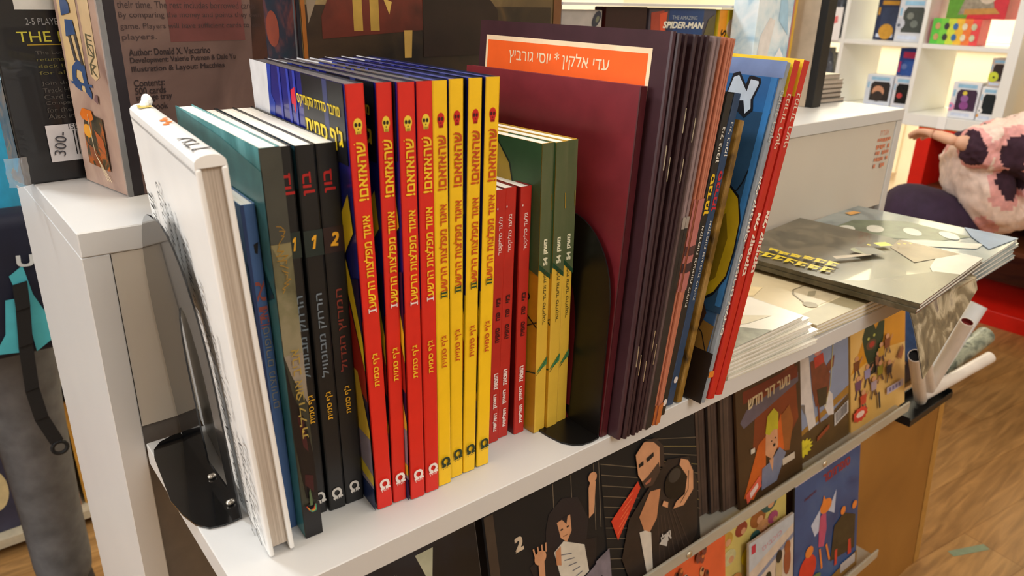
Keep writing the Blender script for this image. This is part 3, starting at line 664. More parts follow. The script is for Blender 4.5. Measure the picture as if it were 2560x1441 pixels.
def d_dom(b, f, l):
    f = F((0, -.0001, 0), (1, 0, 0), (0, 0, 1), .295, .295); f.cm = 1
    k = M((44, 32, 32), .5); g = M((64, 48, 46), .5); blu = M((52, 76, 118), .4)
    # back of the box with its print
    f.rect(b, .0, .0, .422, 1, MN(((.25, (84, 64, 58)), (.5, (108, 84, 76)), (.75, (132, 104, 92))), 18, .4, .8))
    f.rect(b, .0, 0, .04, 1, M((40, 34, 38), .4))
    f.rect(b, .16, .36, .36, .46, M((104, 58, 54), .45, .2, 40)); f.poly(b, [(.36, .0), (.40, .75), (.422, .8), (.422, 0)], MN(((.3, (34, 22, 20)), (.5, (76, 46, 34)), (.65, (120, 72, 36)), (.75, (30, 22, 22))), 16, .4, 1))
    for s, L, v in (('their time. The rest includes borrowed cards', .104, .445), ('By comparing the money and points they own', .108, .421), ('game. Players will have sufficient cards to use', .107, .396), ('players.', .024, .372)):
        f.text(b, s, .045+L/2/.295, v, L, .0048, g)
    for s, L, v in (('Author: Donald X. Vaccarino', .060, .339), ('Development: Valerie Putman & Dale Yu', .080, .319), ('Illustration & Layout: Matthias', .070, .299), ('Contents:', .022, .268), ('500 cards', .022, .250), ('storage tray', .026, .231), ('rule book', .022, .212)):
        f.text(b, s, .055+L/2/.295, v, L, .0048, k, 0, .01)
    raw = l
    sc = lambda v: .05+(v-.05)*.52 if v < .33 else .195+(v-.33)*.40
    class L2:
        def poly(z, b, pts, m): raw.poly(b, [(u, sc(v)) for u, v in pts], m)
        def rect(z, b, u0, v0, u1, v1, m): raw.rect(b, u0, sc(v0), u1, sc(v1), m)
        def ell(z, b, cu, cv, ru, rv, m): raw.ell(b, cu, sc(cv), ru, rv*.6, m)
        def line(z, b, pts, w, m): raw.line(b, [(u, sc(v)) for u, v in pts], w, m)
        def text(z, b, t, u, v, L, H, m, r=0): raw.text(b, t, u, sc(v), L, H*.8, m, r)
    l = L2()
    # spine with tools and figures
    cr = M((206, 176, 128), .4); l.poly(b, [(.06, .5), (.5, .42), (.55, 1), (.1, 1)], cr); l.poly(b, [(.62, .545), (.72, .52), (.82, .545), (.84, 1), (.60, 1)], M((200, 172, 132), .4))
    for i, c in enumerate('ENZK'[:4]): l.text(b, c, .72, .64+.058*(3-i)-.06, .011, .009, M((86, 80, 56), .5), -6)
    l.poly(b, [(.2, .46), (.34, .44), (.36, .49), (.26, .52), (.3, .57), (.42, .56), (.44, .44), (.56, .40), (.58, .44), (.52, .5), (.52, .6), (.36, .63), (.2, .58), (.16, .5)], blu)
    l.rect(b, .12, .475, .62, .492, blu); l.poly(b, [(.3, .62), (.36, .62), (.3, .78), (.24, .78)], M((70, 66, 66), .4)); l.poly(b, [(.45, .6), (.5, .6), (.44, .8), (.38, .8)], M((70, 66, 66), .4)); l.poly(b, [(.2, .76), (.45, .78), (.42, .86), (.24, .86)], blu); l.poly(b, [(.18, .88), (.4, .9), (.4, .95), (.3, 1), (.2, .97)], blu)
    l.poly(b, [(.62, .4), (.7, .38), (.72, .43), (.66, .44)], M((120, 90, 90), .4))
    l.poly(b, [(.22, .06), (.72, .05), (.72, .30), (.30, .32), (.22, .2)], MN(((.3, (30, 30, 22)), (.5, (70, 60, 36)), (.62, (180, 90, 26)), (.74, (60, 70, 50))), 70, .4, 1))
    l.poly(b, [(.2, .30), (.28, .335), (.5, .33), (.52, .29), (.4, .27), (.24, .28)], M((210, 110, 30), .4)); l.ell(b, .33, .225, .1, .028, M((220, 150, 30), .4)); l.poly(b, [(.5, .24), (.68, .2), (.7, .13), (.55, .16)], M((170, 84, 36), .4)); l.poly(b, [(.28, .16), (.45, .14), (.6, .06), (.4, .06)], M((130, 70, 36), .4))
    for k_ in range(3): l.line(b, [(.4, .31-.02*k_), (.43, .12), (.62+.05*k_, .0)], .0006, M((236, 214, 170), .2))
box_thing('game_box', 'tan boxed card game with tools on its spine, behind the white hardcover', 'game box', .118, .5860, R(10), .125, .295, .0745, TAN, d_dom, side=TAN, film=crumple(-.001, .004, -.0003, .0, .29, 3, .0012))
PNT = MN(((.28, (40, 28, 20)), (.45, (96, 76, 44)), (.58, (150, 126, 84)), (.72, (110, 96, 60))), 9, .3, .8, coat=.3)
def d_paint(b, f, l):
    dk = M((36, 24, 18), .4, .3, 30); mr = MN(((.3, (60, 22, 14)), (.7, (104, 40, 26))), 20, .4, 1)
    f.rect(b, 0, 0, .95, .45, MN(((.3, (18, 14, 10)), (.6, (54, 40, 24)), (.75, (88, 66, 34))), 22, .4, 1))
    f.poly(b, [(.02, .4), (.12, .62), (.10, 1), (.0, 1)], M((136, 120, 100), .4, .2, 30)); f.poly(b, [(.10, .55), (.15, 1), (.44, 1), (.44, .55)], dk); f.poly(b, [(.06, .42), (.1, .50), (.40, .55), (.40, .38), (.06, .36)], mr)
    for u in (.16, .215): f.poly(b, [(u, .38), (u+.03, .38), (u+.025, .95), (u-.005, .95)], M((170, 136, 60), .4, .2, 40))
    f.poly(b, [(.26, .47), (.29, .46), (.28, .425)], M((196, 160, 80), .4)); f.poly(b, [(.33, .38), (.36, .38), (.355, .3), (.33, .3)], M((176, 140, 70), .4)); f.poly(b, [(.40, .52), (.52, .57), (.56, .47), (.62, .52), (.7, .44), (.72, .3), (.40, .3)], dk)
    f.rect(b, .962, 0, 1, 1, M((110, 70, 40), .4)); f.rect(b, 0, 0, .012, 1, M((150, 90, 34), .35))
    for u, v in ((.82, .8), (.86, .72)): f.rect(b, u, v, u+.05, v+.1, M((164, 140, 84), .4, .3, 60))
    fr = MN(((.3, (22, 14, 14)), (.5, (64, 26, 18)), (.62, (150, 64, 24)), (.75, (30, 18, 18))), 26, .3, 1.2)
    l.rect(b, .1, 0, .9, 1, fr); l.ell(b, .3, .38, .16, .05, M((196, 84, 26), .4)); l.rect(b, .84, 0, .88, 1, M((120, 116, 116), .25))  # the grey upright strip is a painted highlight on this side
box_thing('game_box', 'large game box with a sombre painted scene, behind the coloured volumes', 'game box', .268, .6000, R(4), .302, .295, .072, PNT, d_paint, side=M((40, 26, 24), .3))

# ------------------------------------------------------------------ clear case with card packs and a toy box
def case():
    t = thing('display_case', 'clear-topped case with a white front edge holding packs on the cabinet', 'display case', (.612, .664, ZT))
    b = B(); b.box(0, .42, 0, .09, .1352, .1382, WHITE); b.build('top_panel', t)
    b = B(); b.box(0, .002, .004, .09, 0, .1352, M((220, 224, 226), .1, .02, trans=.9)); b.build('side_panel', t)
    b = B(); b.box(.418, .42, .004, .09, 0, .1352, M((220, 224, 226), .1, .02, trans=.9)); b.build('side_panel', t)
case()
def d_g(b, f, l):
    for u, v, r in ((.3, .82, 0), (.72, .78, .4), (.2, .6, .3), (.86, .92, 1), (.55, .42, .6), (.75, .3, .2)):
        f.ell(b, u, v, .15, .045, M((52, 54, 64), .4), rot=r); f.ell(b, u+.02, v, .06, .02, M((110, 112, 90), .4), rot=r)
box_thing('card_pack', 'pale grey card pack with dark shapes, leftmost in the clear case', 'card pack', .618, .676, 0, .070, .130, .02, M((176, 168, 160), .4), d_g)
def d_dr(b, f, l):
    f.rect(b, 0, .6, 1, 1, M((44, 16, 14), .4)); f.rect(b, 0, 0, 1, .3, M((96, 20, 14), .4)); f.line(b, [(.5, .64), (.56, .6), (.54, .54), (.46, .48), (.44, .36)], .0035, M((222, 206, 190), .5))
box_thing('card_pack', 'dark red card pack with a white squiggle, beside the pale grey one', 'card pack', .692, .674, 0, .074, .134, .02, M((70, 18, 14), .35), d_dr)
def d_sp(b, f, l):
    f.rect(b, .28, .45, .8, 1, M((30, 60, 110), .3)); f.poly(b, [(.35, .45), (.7, .45), (.55, .75), (.4, .72)], M((40, 150, 196), .3)); f.poly(b, [(.28, .4), (.36, .45), (.4, .7), (.3, .8)], M((206, 200, 196), .3))
    f.poly(b, [(.02, .96), (.2, .98), (.24, .8), (.16, .45), (.04, .6)], M((156, 60, 40), .4)); f.poly(b, [(.14, .95), (.25, .97), (.2, .6)], M((206, 76, 40), .4)); f.poly(b, [(.25, .88), (.35, .9), (.33, .5), (.27, .5)], M((34, 40, 70), .4)); f.poly(b, [(.7, .4), (.98, .4), (.98, .95), (.88, .9)], M((96, 84, 40), .4))
    f.text(b, 'THE AMAZING', .51, .915, .052, .0048, M((170, 176, 180), .4), -1); f.text(b, 'SPIDER-MAN', .50, .845, .084, .0085, M((226, 220, 200), .4), -1, .03, shear=.2)
box_thing('toy_box', 'blue and brown toy box with silver lettering, in the clear case', 'toy box', .769, .672, 0, .138, .133, .05, M((70, 62, 70), .3), d_sp)
def d_ye(b, f, l):
    f.rect(b, 0, 0, .2, 1, M((232, 150, 40), .4)); f.text(b, 'FURES', .1, .6, .055, .0125, M((50, 34, 20), .4), 80, .02); f.rect(b, .2, 0, .34, 1, M((226, 198, 44), .4)); f.ell(b, .33, .82, .12, .09, M((226, 196, 180), .5))
    f.poly(b, [(.48, .97), (1, .97), (1, .62), (.56, .62)], mBK); 
    for i in range(2): f.rect(b, .58+.2*i, .72, .74+.2*i, .83, M((220, 140, 30), .4))
    f.rect(b, .3, .38, 1, .5, M((230, 120, 40), .4)); f.poly(b, [(.3, .0), (1, 0), (1, .36), (.3, .36)], M((214, 214, 208), .3)); f.ell(b, .42, .12, .28, .22, M((76, 30, 24), .4))
box_thing('toy_box', 'yellow and orange toy box, rightmost in the clear case', 'toy box', .912, .670, 0, .088, .132, .05, M((226, 200, 50), .35), d_ye)
SNOW = MN(((.3, (150, 190, 214)), (.5, (216, 232, 238)), (.7, (244, 246, 246))), 26, .2, 1)
def d_snow(b, f, l):
    f.ell(b, .3, .93, .25, .05, M((226, 150, 150), .4)); f.ell(b, .3, .93, .17, .032, M((240, 240, 240), .4)); f.poly(b, [(.1, .3), (.4, .35), (.5, .6), (.35, .62), (.15, .5)], M((226, 220, 214), .4)); f.rect(b, .96, 0, 1, 1, M((190, 120, 110), .4))
    f.poly(b, [(.55, .9), (.8, .7), (.9, .5), (.6, .6)], M((170, 206, 228), .3)); f.poly(b, [(.6, .35), (.72, .42), (.85, .36), (.8, .28), (.65, .28)], M((250, 250, 250), .3))
box_thing('game_box', 'snowy pale blue game box right of the yellow toy box', 'game box', .930, .622, R(0), .088, .2, .04, SNOW, d_snow)
def d_am(b, f, l):
    f.rect(b, 0, 0, .55, 1, M((176, 140, 90), .4, .1)); f.poly(b, [(.12, .55), (.3, .68), (.42, .62), (.38, .52), (.2, .42)], M((180, 96, 40), .4)); f.poly(b, [(.05, .44), (.2, .5), (.14, .38)], M((80, 44, 24), .4)); f.rect(b, .0, .25, .5, .35, M((150, 120, 40), .4))
box_thing('game_box', 'amber and yellow game box between the snowy box and the black panel', 'game box', 1.024, .636, R(0), .032, .2, .03, M((226, 180, 70), .4), d_am)
def post():
    t = thing('edged_panel', 'tall black-edged panel standing on the cabinet near its right end', 'panel', (1.040, .588, ZT))  # upright taupe panel with a black front edge
    b = B(); b.rbox(.008, .031, 0, .012, 0, .26, M((22, 20, 19), .5), .0008, 1); b.build('edge_strip', t)
    b = B(); b.box(.008, .03, .012, .06, 0, .26, M((190, 172, 150), .5)); b.build('panel_board', t)
post()
for i in range(6):
    pal = ((98, 96, 92), (120, 104, 90), (66, 62, 62), (134, 120, 104), (150, 140, 126), (176, 168, 150))[i]
    T = thing('magazine', 'magazine %s in the flat pile at the right end of the cabinet' % ('at the bottom', 'second from the bottom', 'third from the bottom', 'fourth from the bottom', 'second from the top', 'on top')[i], 'magazine', (1.076-.002*i, .612+.003*(i % 2), ZT+.0070*i), (0, 0, R(-2+1.5*(i % 3)-2)), 'flat pile on the cabinet')
    b = B(); b.box(0, .097, 0, .17, 0, .0008, M(pal, .4)); b.box(0, .097, 0, .17, .0058, .0066, M(pal, .4)); b.box(-.0006, 0, 0, .17, 0, .0066, M(pal, .4))
    if i == 5:
        f = F((0, 0, .0067), (1, 0, 0), (0, 1, 0), .097, .17); f.rect(b, 0, 0, 1, 1, MN(((.3, (110, 110, 90)), (.5, (190, 180, 150)), (.7, (196, 120, 110))), 60, .25, 1))
    b.build('cover', T); b = B(); b.box(.0004, .096, .001, .169, .0009, .0057, PAGEG); b.build('pages', T)

# ------------------------------------------------------------------ magazines lying on the shelf
def flat_mag(label, x, y, z, yaw, w, d, th, cov, deco=None, group=None, sag=0, lift=0, name='magazine'):
    # spine on the left long edge (local y), origin front left
    T = thing(name, label, 'magazine', (x, y, z), (0, 0, yaw), group)
    def sheet(z0, z1, m, inset=0, art=False):
        b = B(); n = 8; vs = []
        for i in range(n+1):
            u = i/n; dz = lift*u*u
            for yy in (inset, d-inset):
                for zz in (z0, z1): vs.append((inset+(w-2*inset)*u, yy, zz+dz))
        for i in range(n):
            o = i*4
            b.add([vs[o], vs[o+1], vs[o+2], vs[o+3], vs[o+4], vs[o+5], vs[o+6], vs[o+7]], [(0, 2, 6, 4), (1, 5, 7, 3), (0, 4, 5, 1), (2, 3, 7, 6)]+([(0, 1, 3, 2)] if i == 0 else [])+([(4, 6, 7, 5)] if i == n-1 else []), m)
        return b
    b = sheet(th-.0007, th, cov); b2 = sheet(0, .0007, cov)
    for v, f_, mi in ((b2.v, b2.f, b2.mi),):
        b.add(v, f_, cov)
    b.box(-.0006, .0006, 0, d, 0, th, cov)
    if deco:
        f = F((0, 0, th+.0001), (w, 0, lift if lift else 0), (0, 1, 0), w, d); deco(b, f)
    b.build('cover', T); sheet(.0008, th-.0008, PAGES if th < .02 else PAGEG, .0008).build('pages', T)
    return T
SNOWY = MN(((.3, (196, 190, 172)), (.6, (228, 222, 206)), (.75, (238, 234, 222))), 14, .3, .6)
def d_m1(b, f):
    # rotated art: a snowy hill and a dark city
    f.rect(b, 0, 0, 1, 1, M((232, 228, 216), .3, .05, 20)); dk = M((112, 118, 118), .35, .2, 40)
    f.poly(b, [(0, .55), (.25, .62), (.4, .55), (.75, .62), (1, .45), (1, .62), (.6, .85), (0, .9)], dk); f.poly(b, [(.1, .70), (.7, .70), (.66, .73), (.1, .76)], M((226, 222, 208), .3)); f.poly(b, [(.3, .6), (.5, .64), (.8, .57), (.5, .59)], M((226, 222, 208), .3))
    f.ell(b, .28, .72, .1, .05, M((70, 76, 84), .35)); f.poly(b, [(0, 0), (.55, 0), (.3, .2), (.1, .24), (0, .2)], M((150, 152, 136), .35, .25, 90)); f.poly(b, [(.1, .25), (.5, .12), (.8, .1), (.4, .3)], M((220, 212, 186), .3))
xs = [(.4885, .3180, 0, -3), (.4895, .3185, .0042, -1.2), (.4890, .3190, .0084, -2.2), (.4880, .3175, .0126, -.6), (.4870, .3185, .0168, -1.5), (.4865, .3190, .0210, 0), (.4860, .3185, .0252, .8)]
nm = ('lowest', 'second lowest', 'third lowest', 'middle', 'third highest', 'second highest', 'topmost')
for i, (x, y, z, a) in enumerate(xs):
    dd = d_m1 if i == 6 else None
    flat_mag('%s pale magazine in the fanned pile beside the red hardcovers' % nm[i], x+.012, y-.002+.0006*(i % 2), z+.0004, R(a), .130+.004*(i % 3)-.0025*i, .185, .0039, SNOWY, dd, 'fanned pale magazines', lift=.0012)
BEIGE = M((212, 196, 160), .35, .06, 20)
def d_m2(b, f):
    f.poly(b, [(.0, .0), (1, 0), (1, .13), (.55, .14), (0, .13)], M((160, 148, 116), .35, .1, 30))
    f.poly(b, [(.28, .2), (.34, .3), (.42, .36), (.58, .36), (.68, .3), (.76, .22), (.74, .15), (.3, .15)], M((196, 182, 152), .35)); f.line(b, [(.28, .15), (.28, .22), (.36, .33), (.44, .37), (.58, .37), (.7, .28), (.77, .21)], .0016, M((136, 124, 100), .4)); f.poly(b, [(.4, .26), (.5, .3), (.56, .28), (.46, .24)], M((150, 140, 112), .4)); f.ell(b, .8, .2, .07, .06, M((130, 124, 104), .4)); f.poly(b, [(.02, .5), (.2, .58), (.3, .5), (.1, .45)], M((226, 206, 160), .35)); f.ell(b, .28, .18, .05, .04, M((150, 138, 110), .4))
for i in range(3):
    flat_mag('%s beige magazine with a sketched car, right of the fanned pile' % ('lowest', 'middle', 'uppermost')[i], .637+.001*i, .3195-.002*i+.001, .0004+.0049*i, R(-2.0+.8*i), .150, .180, .0046, BEIGE, d_m2 if i == 2 else None, 'beige magazines', lift=0)
KH = MN(((.25, (38, 36, 26)), (.45, (76, 70, 52)), (.6, (104, 94, 74)), (.75, (70, 68, 54))), 22, .22, 1.4, coat=.3)
def d_m3(b, f):
    f.poly(b, [(.3, 0), (1, 0), (1, .2), (.6, .14)], M((196, 192, 180), .25, .1, 30)); f.poly(b, [(.62, .22), (.98, .1), (1, .42), (.8, .4)], M((124, 102, 74), .25, .2, 30)); f.poly(b, [(0, 0), (.6, .0), (.55, .1), (.1, .3), (0, .4)], MN(((.3, (54, 48, 36)), (.7, (92, 82, 62))), 40, .25, 1))
    ye = M((226, 200, 34), .4); rnd = random.Random(5)
    for row, (u0, n_, L) in enumerate(((.06, 7, .085), (.17, 6, .075))):        # two lines of brushy yellow lettering, read across the page
        for k in range(n_):
            v = .86-.062*k-.05*row; u = u0+rnd.uniform(-.01, .01); q = L*rnd.uniform(.7, 1.15)
            f.poly(b, [(u, v), (u+q, v+.012), (u+q, v-.014), (u+.02, v-.016)], ye); f.poly(b, [(u+q*rnd.choice((0, .7)), v+.012), (u+q*.3+.02, v-.04), (u+q*.3-.004, v-.044)], ye); f.poly(b, [(u+q-.02, v+.012), (u+q, v+.012), (u+q-.006, v-.046), (u+q-.024, v-.04)], ye)
    f.poly(b, [(.73, .43), (.80, .39), (.83, .44), (.76, .48)], M((236, 220, 40), .4)); 
    for k in range(3): f.rect(b, .85+.03*k, .37-.02*k, .862+.03*k, .385-.02*k, ye)
    f.rect(b, .69, .47, .71, .49, ye)
    sk = M((150, 128, 100), .3); f.poly(b, [(.3, .5), (.52, .40), (.54, .42), (.33, .53)], sk); f.ell(b, .55, .46, .05, .06, M((110, 112, 66), .3)); f.poly(b, [(.5, .42), (.62, .36), (.66, .44), (.58, .52)], M((78, 72, 54), .3))
GREYB = MN(((.3, (84, 96, 100)), (.5, (130, 142, 144)), (.7, (150, 158, 156))), 14, .22, 1, coat=.3)
def d_m4(b, f):
    f.poly(b, [(0, .55), (.3, .66), (.2, .9), (.0, .96)], M((214, 156, 84), .3, .2, 60)); gr = M((92, 104, 82), .3, .3, 60); w = M((206, 204, 192), .3)
    f.poly(b, [(.18, .85), (.6, .84), (.85, .6), (.8, .2), (.55, .3), (.3, .6)], gr)
    for u, v, r in ((.35, .78, .2), (.5, .66, .3), (.62, .48, .6), (.72, .3, .7)): f.ell(b, u, v, .09, .05, w, rot=r)
    f.poly(b, [(.2, .62), (.5, .36), (.7, .1), (.55, .1), (.2, .5)], M((190, 188, 176), .3)); f.ell(b, .25, .82, .1, .06, M((70, 70, 60), .3)); f.poly(b, [(.7, .9), (.82, .88), (.82, .93), (.72, .95)], M((220, 160, 80), .35)); f.poly(b, [(.6, .05), (1, .0), (1, .3), (.8, .2)], M((90, 120, 156), .3, .2, 30))
for i in range(4):
    flat_mag('%s grey-blue magazine under the khaki one, at the shelf end' % ('lowest', 'second lowest', 'third lowest', 'uppermost')[i], .898+.002*(i % 2)-.012*(i < 2), .285+.001*i, .0008+.0046*i, R(4-.6*(3-i)), (.19, .19, .206, .207)[i], .216, .0044, GREYB, d_m4 if i == 3 else None, 'grey-blue magazines', lift=.001)
for i in range(2):
    flat_mag(('khaki magazine with yellow lettering lying on the beige ones', 'second khaki magazine, directly below the yellow-lettered one')[1-i], .735+.003*i, .268-.001*i, (.0195, .0245)[i], R(5+.5*i), .206, .222, .0048, KH, d_m3 if i else None, 'khaki magazines', lift=.001)
# magazine slumping over the front edge of the shelf
def droop():
    T = thing('magazine', 'limp magazine drooping over the shelf edge beneath the khaki ones', 'magazine', (.755, .289, .0))
    n = 14; path = []
    for k in range(n+1):
        s = k/n
        y = .12-.12*min(1, s/.45) if s < .45 else -.004-.030*((s-.45)/.55)
        z = .0172 if s < .38 else .0172-.0035*((s-.38)/.1)**2 if s < .5 else .0117-.066*((s-.5)/.5)**1.15
        path.append((y, z))
    def strip(off, x0, x1, m, b):
        vs = []
        for k, (y, z) in enumerate(path):
            a = path[max(0, k-1)]; c = path[min(n, k+1)]; ty, tz = c[0]-a[0], c[1]-a[1]; l = math.hypot(ty, tz) or 1
            ny, nz = tz/l, -ty/l
            for i in range(9):
                u = i/8; q = 1-.8*u if z < .0117 else 1
                vs.append((x0+(x1-x0)*u, (y if q == 1 else y*q-.004*(1-q))+ny*off, (z if q == 1 else .0117+(z-.0117)*q)+nz*off))
        b.add(vs, [(9*k+i, 9*k+i+1, 9*k+i+10, 9*k+i+9) for k in range(n) for i in range(8)], m)
        return vs
    b = B(); strip(.0, 0, .168, M((214, 202, 184), .35), b); strip(.0012, 0, .168, MN(((.3, (60, 48, 36)), (.5, (120, 104, 76)), (.62, (196, 180, 150)), (.72, (90, 70, 70))), 26, .35, 1.4), b); b.build('cover', T)
    b = B(); strip(.0004, .001, .166, PAGES, b); strip(.0009, .001, .166, PAGES, b); b.build('pages', T)
droop()
# ------------------------------------------------------------------ magazine rack below the shelf
BROWN = MN(((.3, (140, 94, 34)), (.6, (160, 110, 44)), (.8, (172, 122, 54))), 5, .55, .4)
def rack():
    T = thing('magazine_rack', 'tall brown board rack with clear rails below the shelf, full of magazines', 'magazine rack', (.14, 0, FLOOR))
    top = (-.375-FLOOR); b = B()
    yt, yb = .478, .443
    b.add([(0, yb, 0), (1.412, yb, 0), (1.412, yt, top), (0, yt, top), (0, yb+.012, 0), (1.412, yb+.012, 0), (1.412, yt+.012, top), (0, yt+.012, top)], [(0, 1, 2, 3), (7, 6, 5, 4), (0, 4, 5, 1), (3, 2, 6, 7), (0, 3, 7, 4), (1, 5, 6, 2)], BROWN); b.build('back_board', T)
    b = B(); b.add([(1.386, yb-.0008, 0), (1.412, yb-.0008, 0), (1.412, yt-.0008, top), (1.386, yt-.0008, top)], [(0, 1, 2, 3)], M((186, 138, 66), .5)); b.build('edge_strip', T)
    b = B(); b.box(.06, 1.0, .49, .502, -.45-FLOOR, -.09-FLOOR, M((70, 60, 54), .6)); b.build('upper_board', T)
    AC = M((226, 222, 206), .12, .03, 30, trans=.55); SC = M((210, 200, 180), .2, metal=.9)
    for z, y, x0, x1, scr in ((-.322, .419, .06, 1.07, (.49, .80)), (-.612, .406, .06, 1.055, (.55,)), ):
        zz = z-FLOOR
        b = B(); b.rbox(x0, x1, y-.0022, y+.0012, zz-.009, zz+.009, AC, .001, 2); b.build('rail', T)
        b = B(); b.rbox(x0, x1, y+.0014, y+.05, zz-.0088, zz-.0073, AC, .0005, 1); b.build('ledge', T)
        for s in scr:
            b = B(); b.ball((s, y-.003, zz), .005, .0025, .005, SC); b.build('screw', T, True)
rack()

def rack_mag(label, x, w, y, z, lean, deco, base, h=.238, th=.004, yaw=0, fit=.71, name='magazine', grp='magazines on the rack'):
    T = thing(name, label, 'magazine', (x, y, z), (-lean, 0, yaw), grp)
    b = B(); b.rbox(0, w, 0, th, 0, h, base, .0005, 1)
    f = F((0, -.0001, 0), (1, 0, 0), (0, 0, 1), w, h*fit)
    deco(b, f); b.build('cover', T)
    b = B(); b.box(.0006, w+.0008, .0009, th-.0009, .0006, h-.0006, PAGEG); b.build('pages', T)
    return T
LN = R(11.5); Z1 = -.329; Y1 = .4285
INK = (20, 19, 20)
SKIN = M((206, 150, 110), .45); SK2 = M((190, 130, 90), .45)
def d_k0(b, f):
    f.rect(b, 0, 0, 1, 1, MN(((.3, (12, 12, 14)), (.6, (24, 26, 34)), (.75, (34, 40, 50))), 16, .3, 1)); f.line(b, [(.45, .9), (.5, .6), (.47, .3), (.6, .2)], .0006, M((90, 80, 80), .4)); f.poly(b, [(.1, .2), (.2, .72), (.34, .2)], M((196, 180, 150), .4)); f.poly(b, [(.36, .62), (.44, .9), (.5, .7), (.42, .55)], M((150, 156, 120), .4)); f.poly(b, [(.58, .95), (.66, .72), (.7, .95)], M((176, 176, 150), .4)); f.line(b, [(.5, .45), (.7, .42), (.9, .5)], .0005, M((120, 80, 70), .4))
def d_k1(b, f):     # man sitting, white shirt, red cloth
    f.rect(b, 0, 0, 1, 1, M((14, 13, 15), .6)); g = M((130, 116, 96), .4)
    for u in (.56, .72, .93, .98): f.line(b, [(u, 1), (u-.03, .55)], .0007, g)
    f.rect(b, .0, .0, .07, 1, M((64, 52, 42), .4)); f.text(b, '2', .24, .735, .011, .016, M((206, 186, 160), .5), 0, .04)
    hair = M((30, 26, 32), .4); f.poly(b, [(.46, .72), (.5, .82), (.62, .88), (.76, .84), (.84, .66), (.80, .5), (.70, .55), (.5, .5), (.45, .6)], hair); f.poly(b, [(.3, .55), (.5, .6), (.9, .5), (.86, .25), (.4, .24)], M((26, 22, 26), .4))
    f.poly(b, [(.56, .74), (.68, .75), (.68, .64), (.63, .58), (.58, .63)], SKIN); f.poly(b, [(.60, .75), (.66, .755), (.64, .70)], hair); f.ell(b, .595, .68, .012, .006, mBK); f.ell(b, .65, .68, .012, .006, mBK); f.line(b, [(.6, .63), (.645, .63)], .0006, M((120, 70, 50), .4))
    f.poly(b, [(.51, .56), (.60, .60), (.78, .50), (.80, .30), (.58, .25), (.54, .4)], M((206, 198, 182), .4)); 
    for i in range(5): f.line(b, [(.56+.03*i, .52-.05*i), (.66+.02*i, .49-.04*i)], .0012, M((110, 110, 116), .4))
    f.poly(b, [(.52, .56), (.57, .58), (.56, .45), (.52, .47)], SK2); f.poly(b, [(.84, .66), (.89, .68), (.93, .88), (.90, .93), (.86, .86)], SKIN); f.ell(b, .905, .92, .04, .035, SKIN)
    f.poly(b, [(.36, .36), (.41, .36), (.42, .55), (.37, .56)], SKIN); f.ell(b, .39, .58, .05, .045, SKIN)
    for k in range(4): f.line(b, [(.35+.03*k, .6), (.34+.035*k, .66)], .0018, SKIN)
    f.poly(b, [(.2, .16), (.36, .42), (.5, .38), (.42, .08), (.26, .02)], M((214, 44, 28), .4)); gr = M((120, 112, 122), .4, .25, 60)
    f.poly(b, [(.45, .06), (.55, .22), (.8, .30), (1, .38), (1, .26), (.8, .18), (.6, .02)], gr); f.poly(b, [(.86, .34), (1, .38), (1, .02), (.9, .0), (.92, .2)], gr)
def d_k2(b, f):     # man in a leather jacket with slanted light streaks
    f.rect(b, 0, 0, 1, 1, M((18, 16, 16), .6)); g = M((104, 92, 74), .4); g2 = M((126, 112, 66), .4)
    for i in range(13): f.line(b, [(0, .98-.075*i), (.35, .83-.075*i)], .0010, g)
    for i in range(9): f.line(b, [(.45, 1.0-.05*i), (1, .83-.07*i)], .0011, g2 if i % 2 else g)
    f.poly(b, [(.05, .56), (.34, .735), (.36, .68), (.1, .40)], M((206, 60, 36), .4))
    for i in range(5): f.line(b, [(.1+.02*i, .44+.05*i), (.2+.02*i, .52+.04*i)], .0012, M((226, 110, 70), .4))
    jk = M((40, 32, 30), .35, .3, 40); f.poly(b, [(.22, .5), (.4, .62), (.66, .78), (.9, .72), (.98, .5), (.95, .1), (.8, 0), (.2, 0), (.12, .25)], jk)
    for i in range(7): f.line(b, [(.5+.06*i, .0), (.52+.03*i, .4)], .0009, M((72, 58, 50), .4))
    f.poly(b, [(.32, .48), (.45, .62), (.56, .6), (.5, .4), (.42, .33), (.36, .36)], SK2); f.poly(b, [(.31, .37), (.37, .36), (.43, .32), (.42, .0), (.36, .0)], M((206, 196, 182), .4))
    f.poly(b, [(.33, .93), (.42, .99), (.52, .98), (.58, .92), (.57, .76), (.48, .67), (.40, .68), (.34, .78)], SKIN); f.poly(b, [(.42, .995), (.54, .985), (.62, .9), (.62, .74), (.57, .76), (.58, .9), (.52, .96)], M((54, 40, 34), .4)); f.poly(b, [(.37, .72), (.44, .74), (.56, .8), (.57, .73), (.48, .655), (.40, .665)], M((70, 52, 42), .4)); f.poly(b, [(.40, .70), (.47, .715), (.46, .69), (.41, .685)], M((170, 100, 76), .4))
    f.poly(b, [(.35, .855), (.40, .865), (.40, .835), (.35, .83)], mBK); f.poly(b, [(.43, .87), (.51, .89), (.51, .86), (.44, .84)], mBK)
    f.ell(b, .74, .58, .14, .12, M((18, 18, 18), .25)); f.ell(b, .72, .64, .07, .05, M((56, 52, 48), .3)); f.poly(b, [(.80, .74), (.88, .70), (.93, .6), (.92, .46), (.80, .38), (.68, .4), (.72, .44), (.82, .46), (.86, .58), (.78, .70)], SKIN); f.line(b, [(.88, .62), (.86, .48), (.76, .41)], .001, mBK); f.poly(b, [(.58, .5), (.63, .47), (.62, .43), (.56, .47)], SKIN)
    w = M((190, 184, 176), .5); f.text(b, 'אלי', .58, .225, .018, .014, w, 6, .02); f.poly(b, [(.5, .2), (.62, .26), (.58, .15)], w)
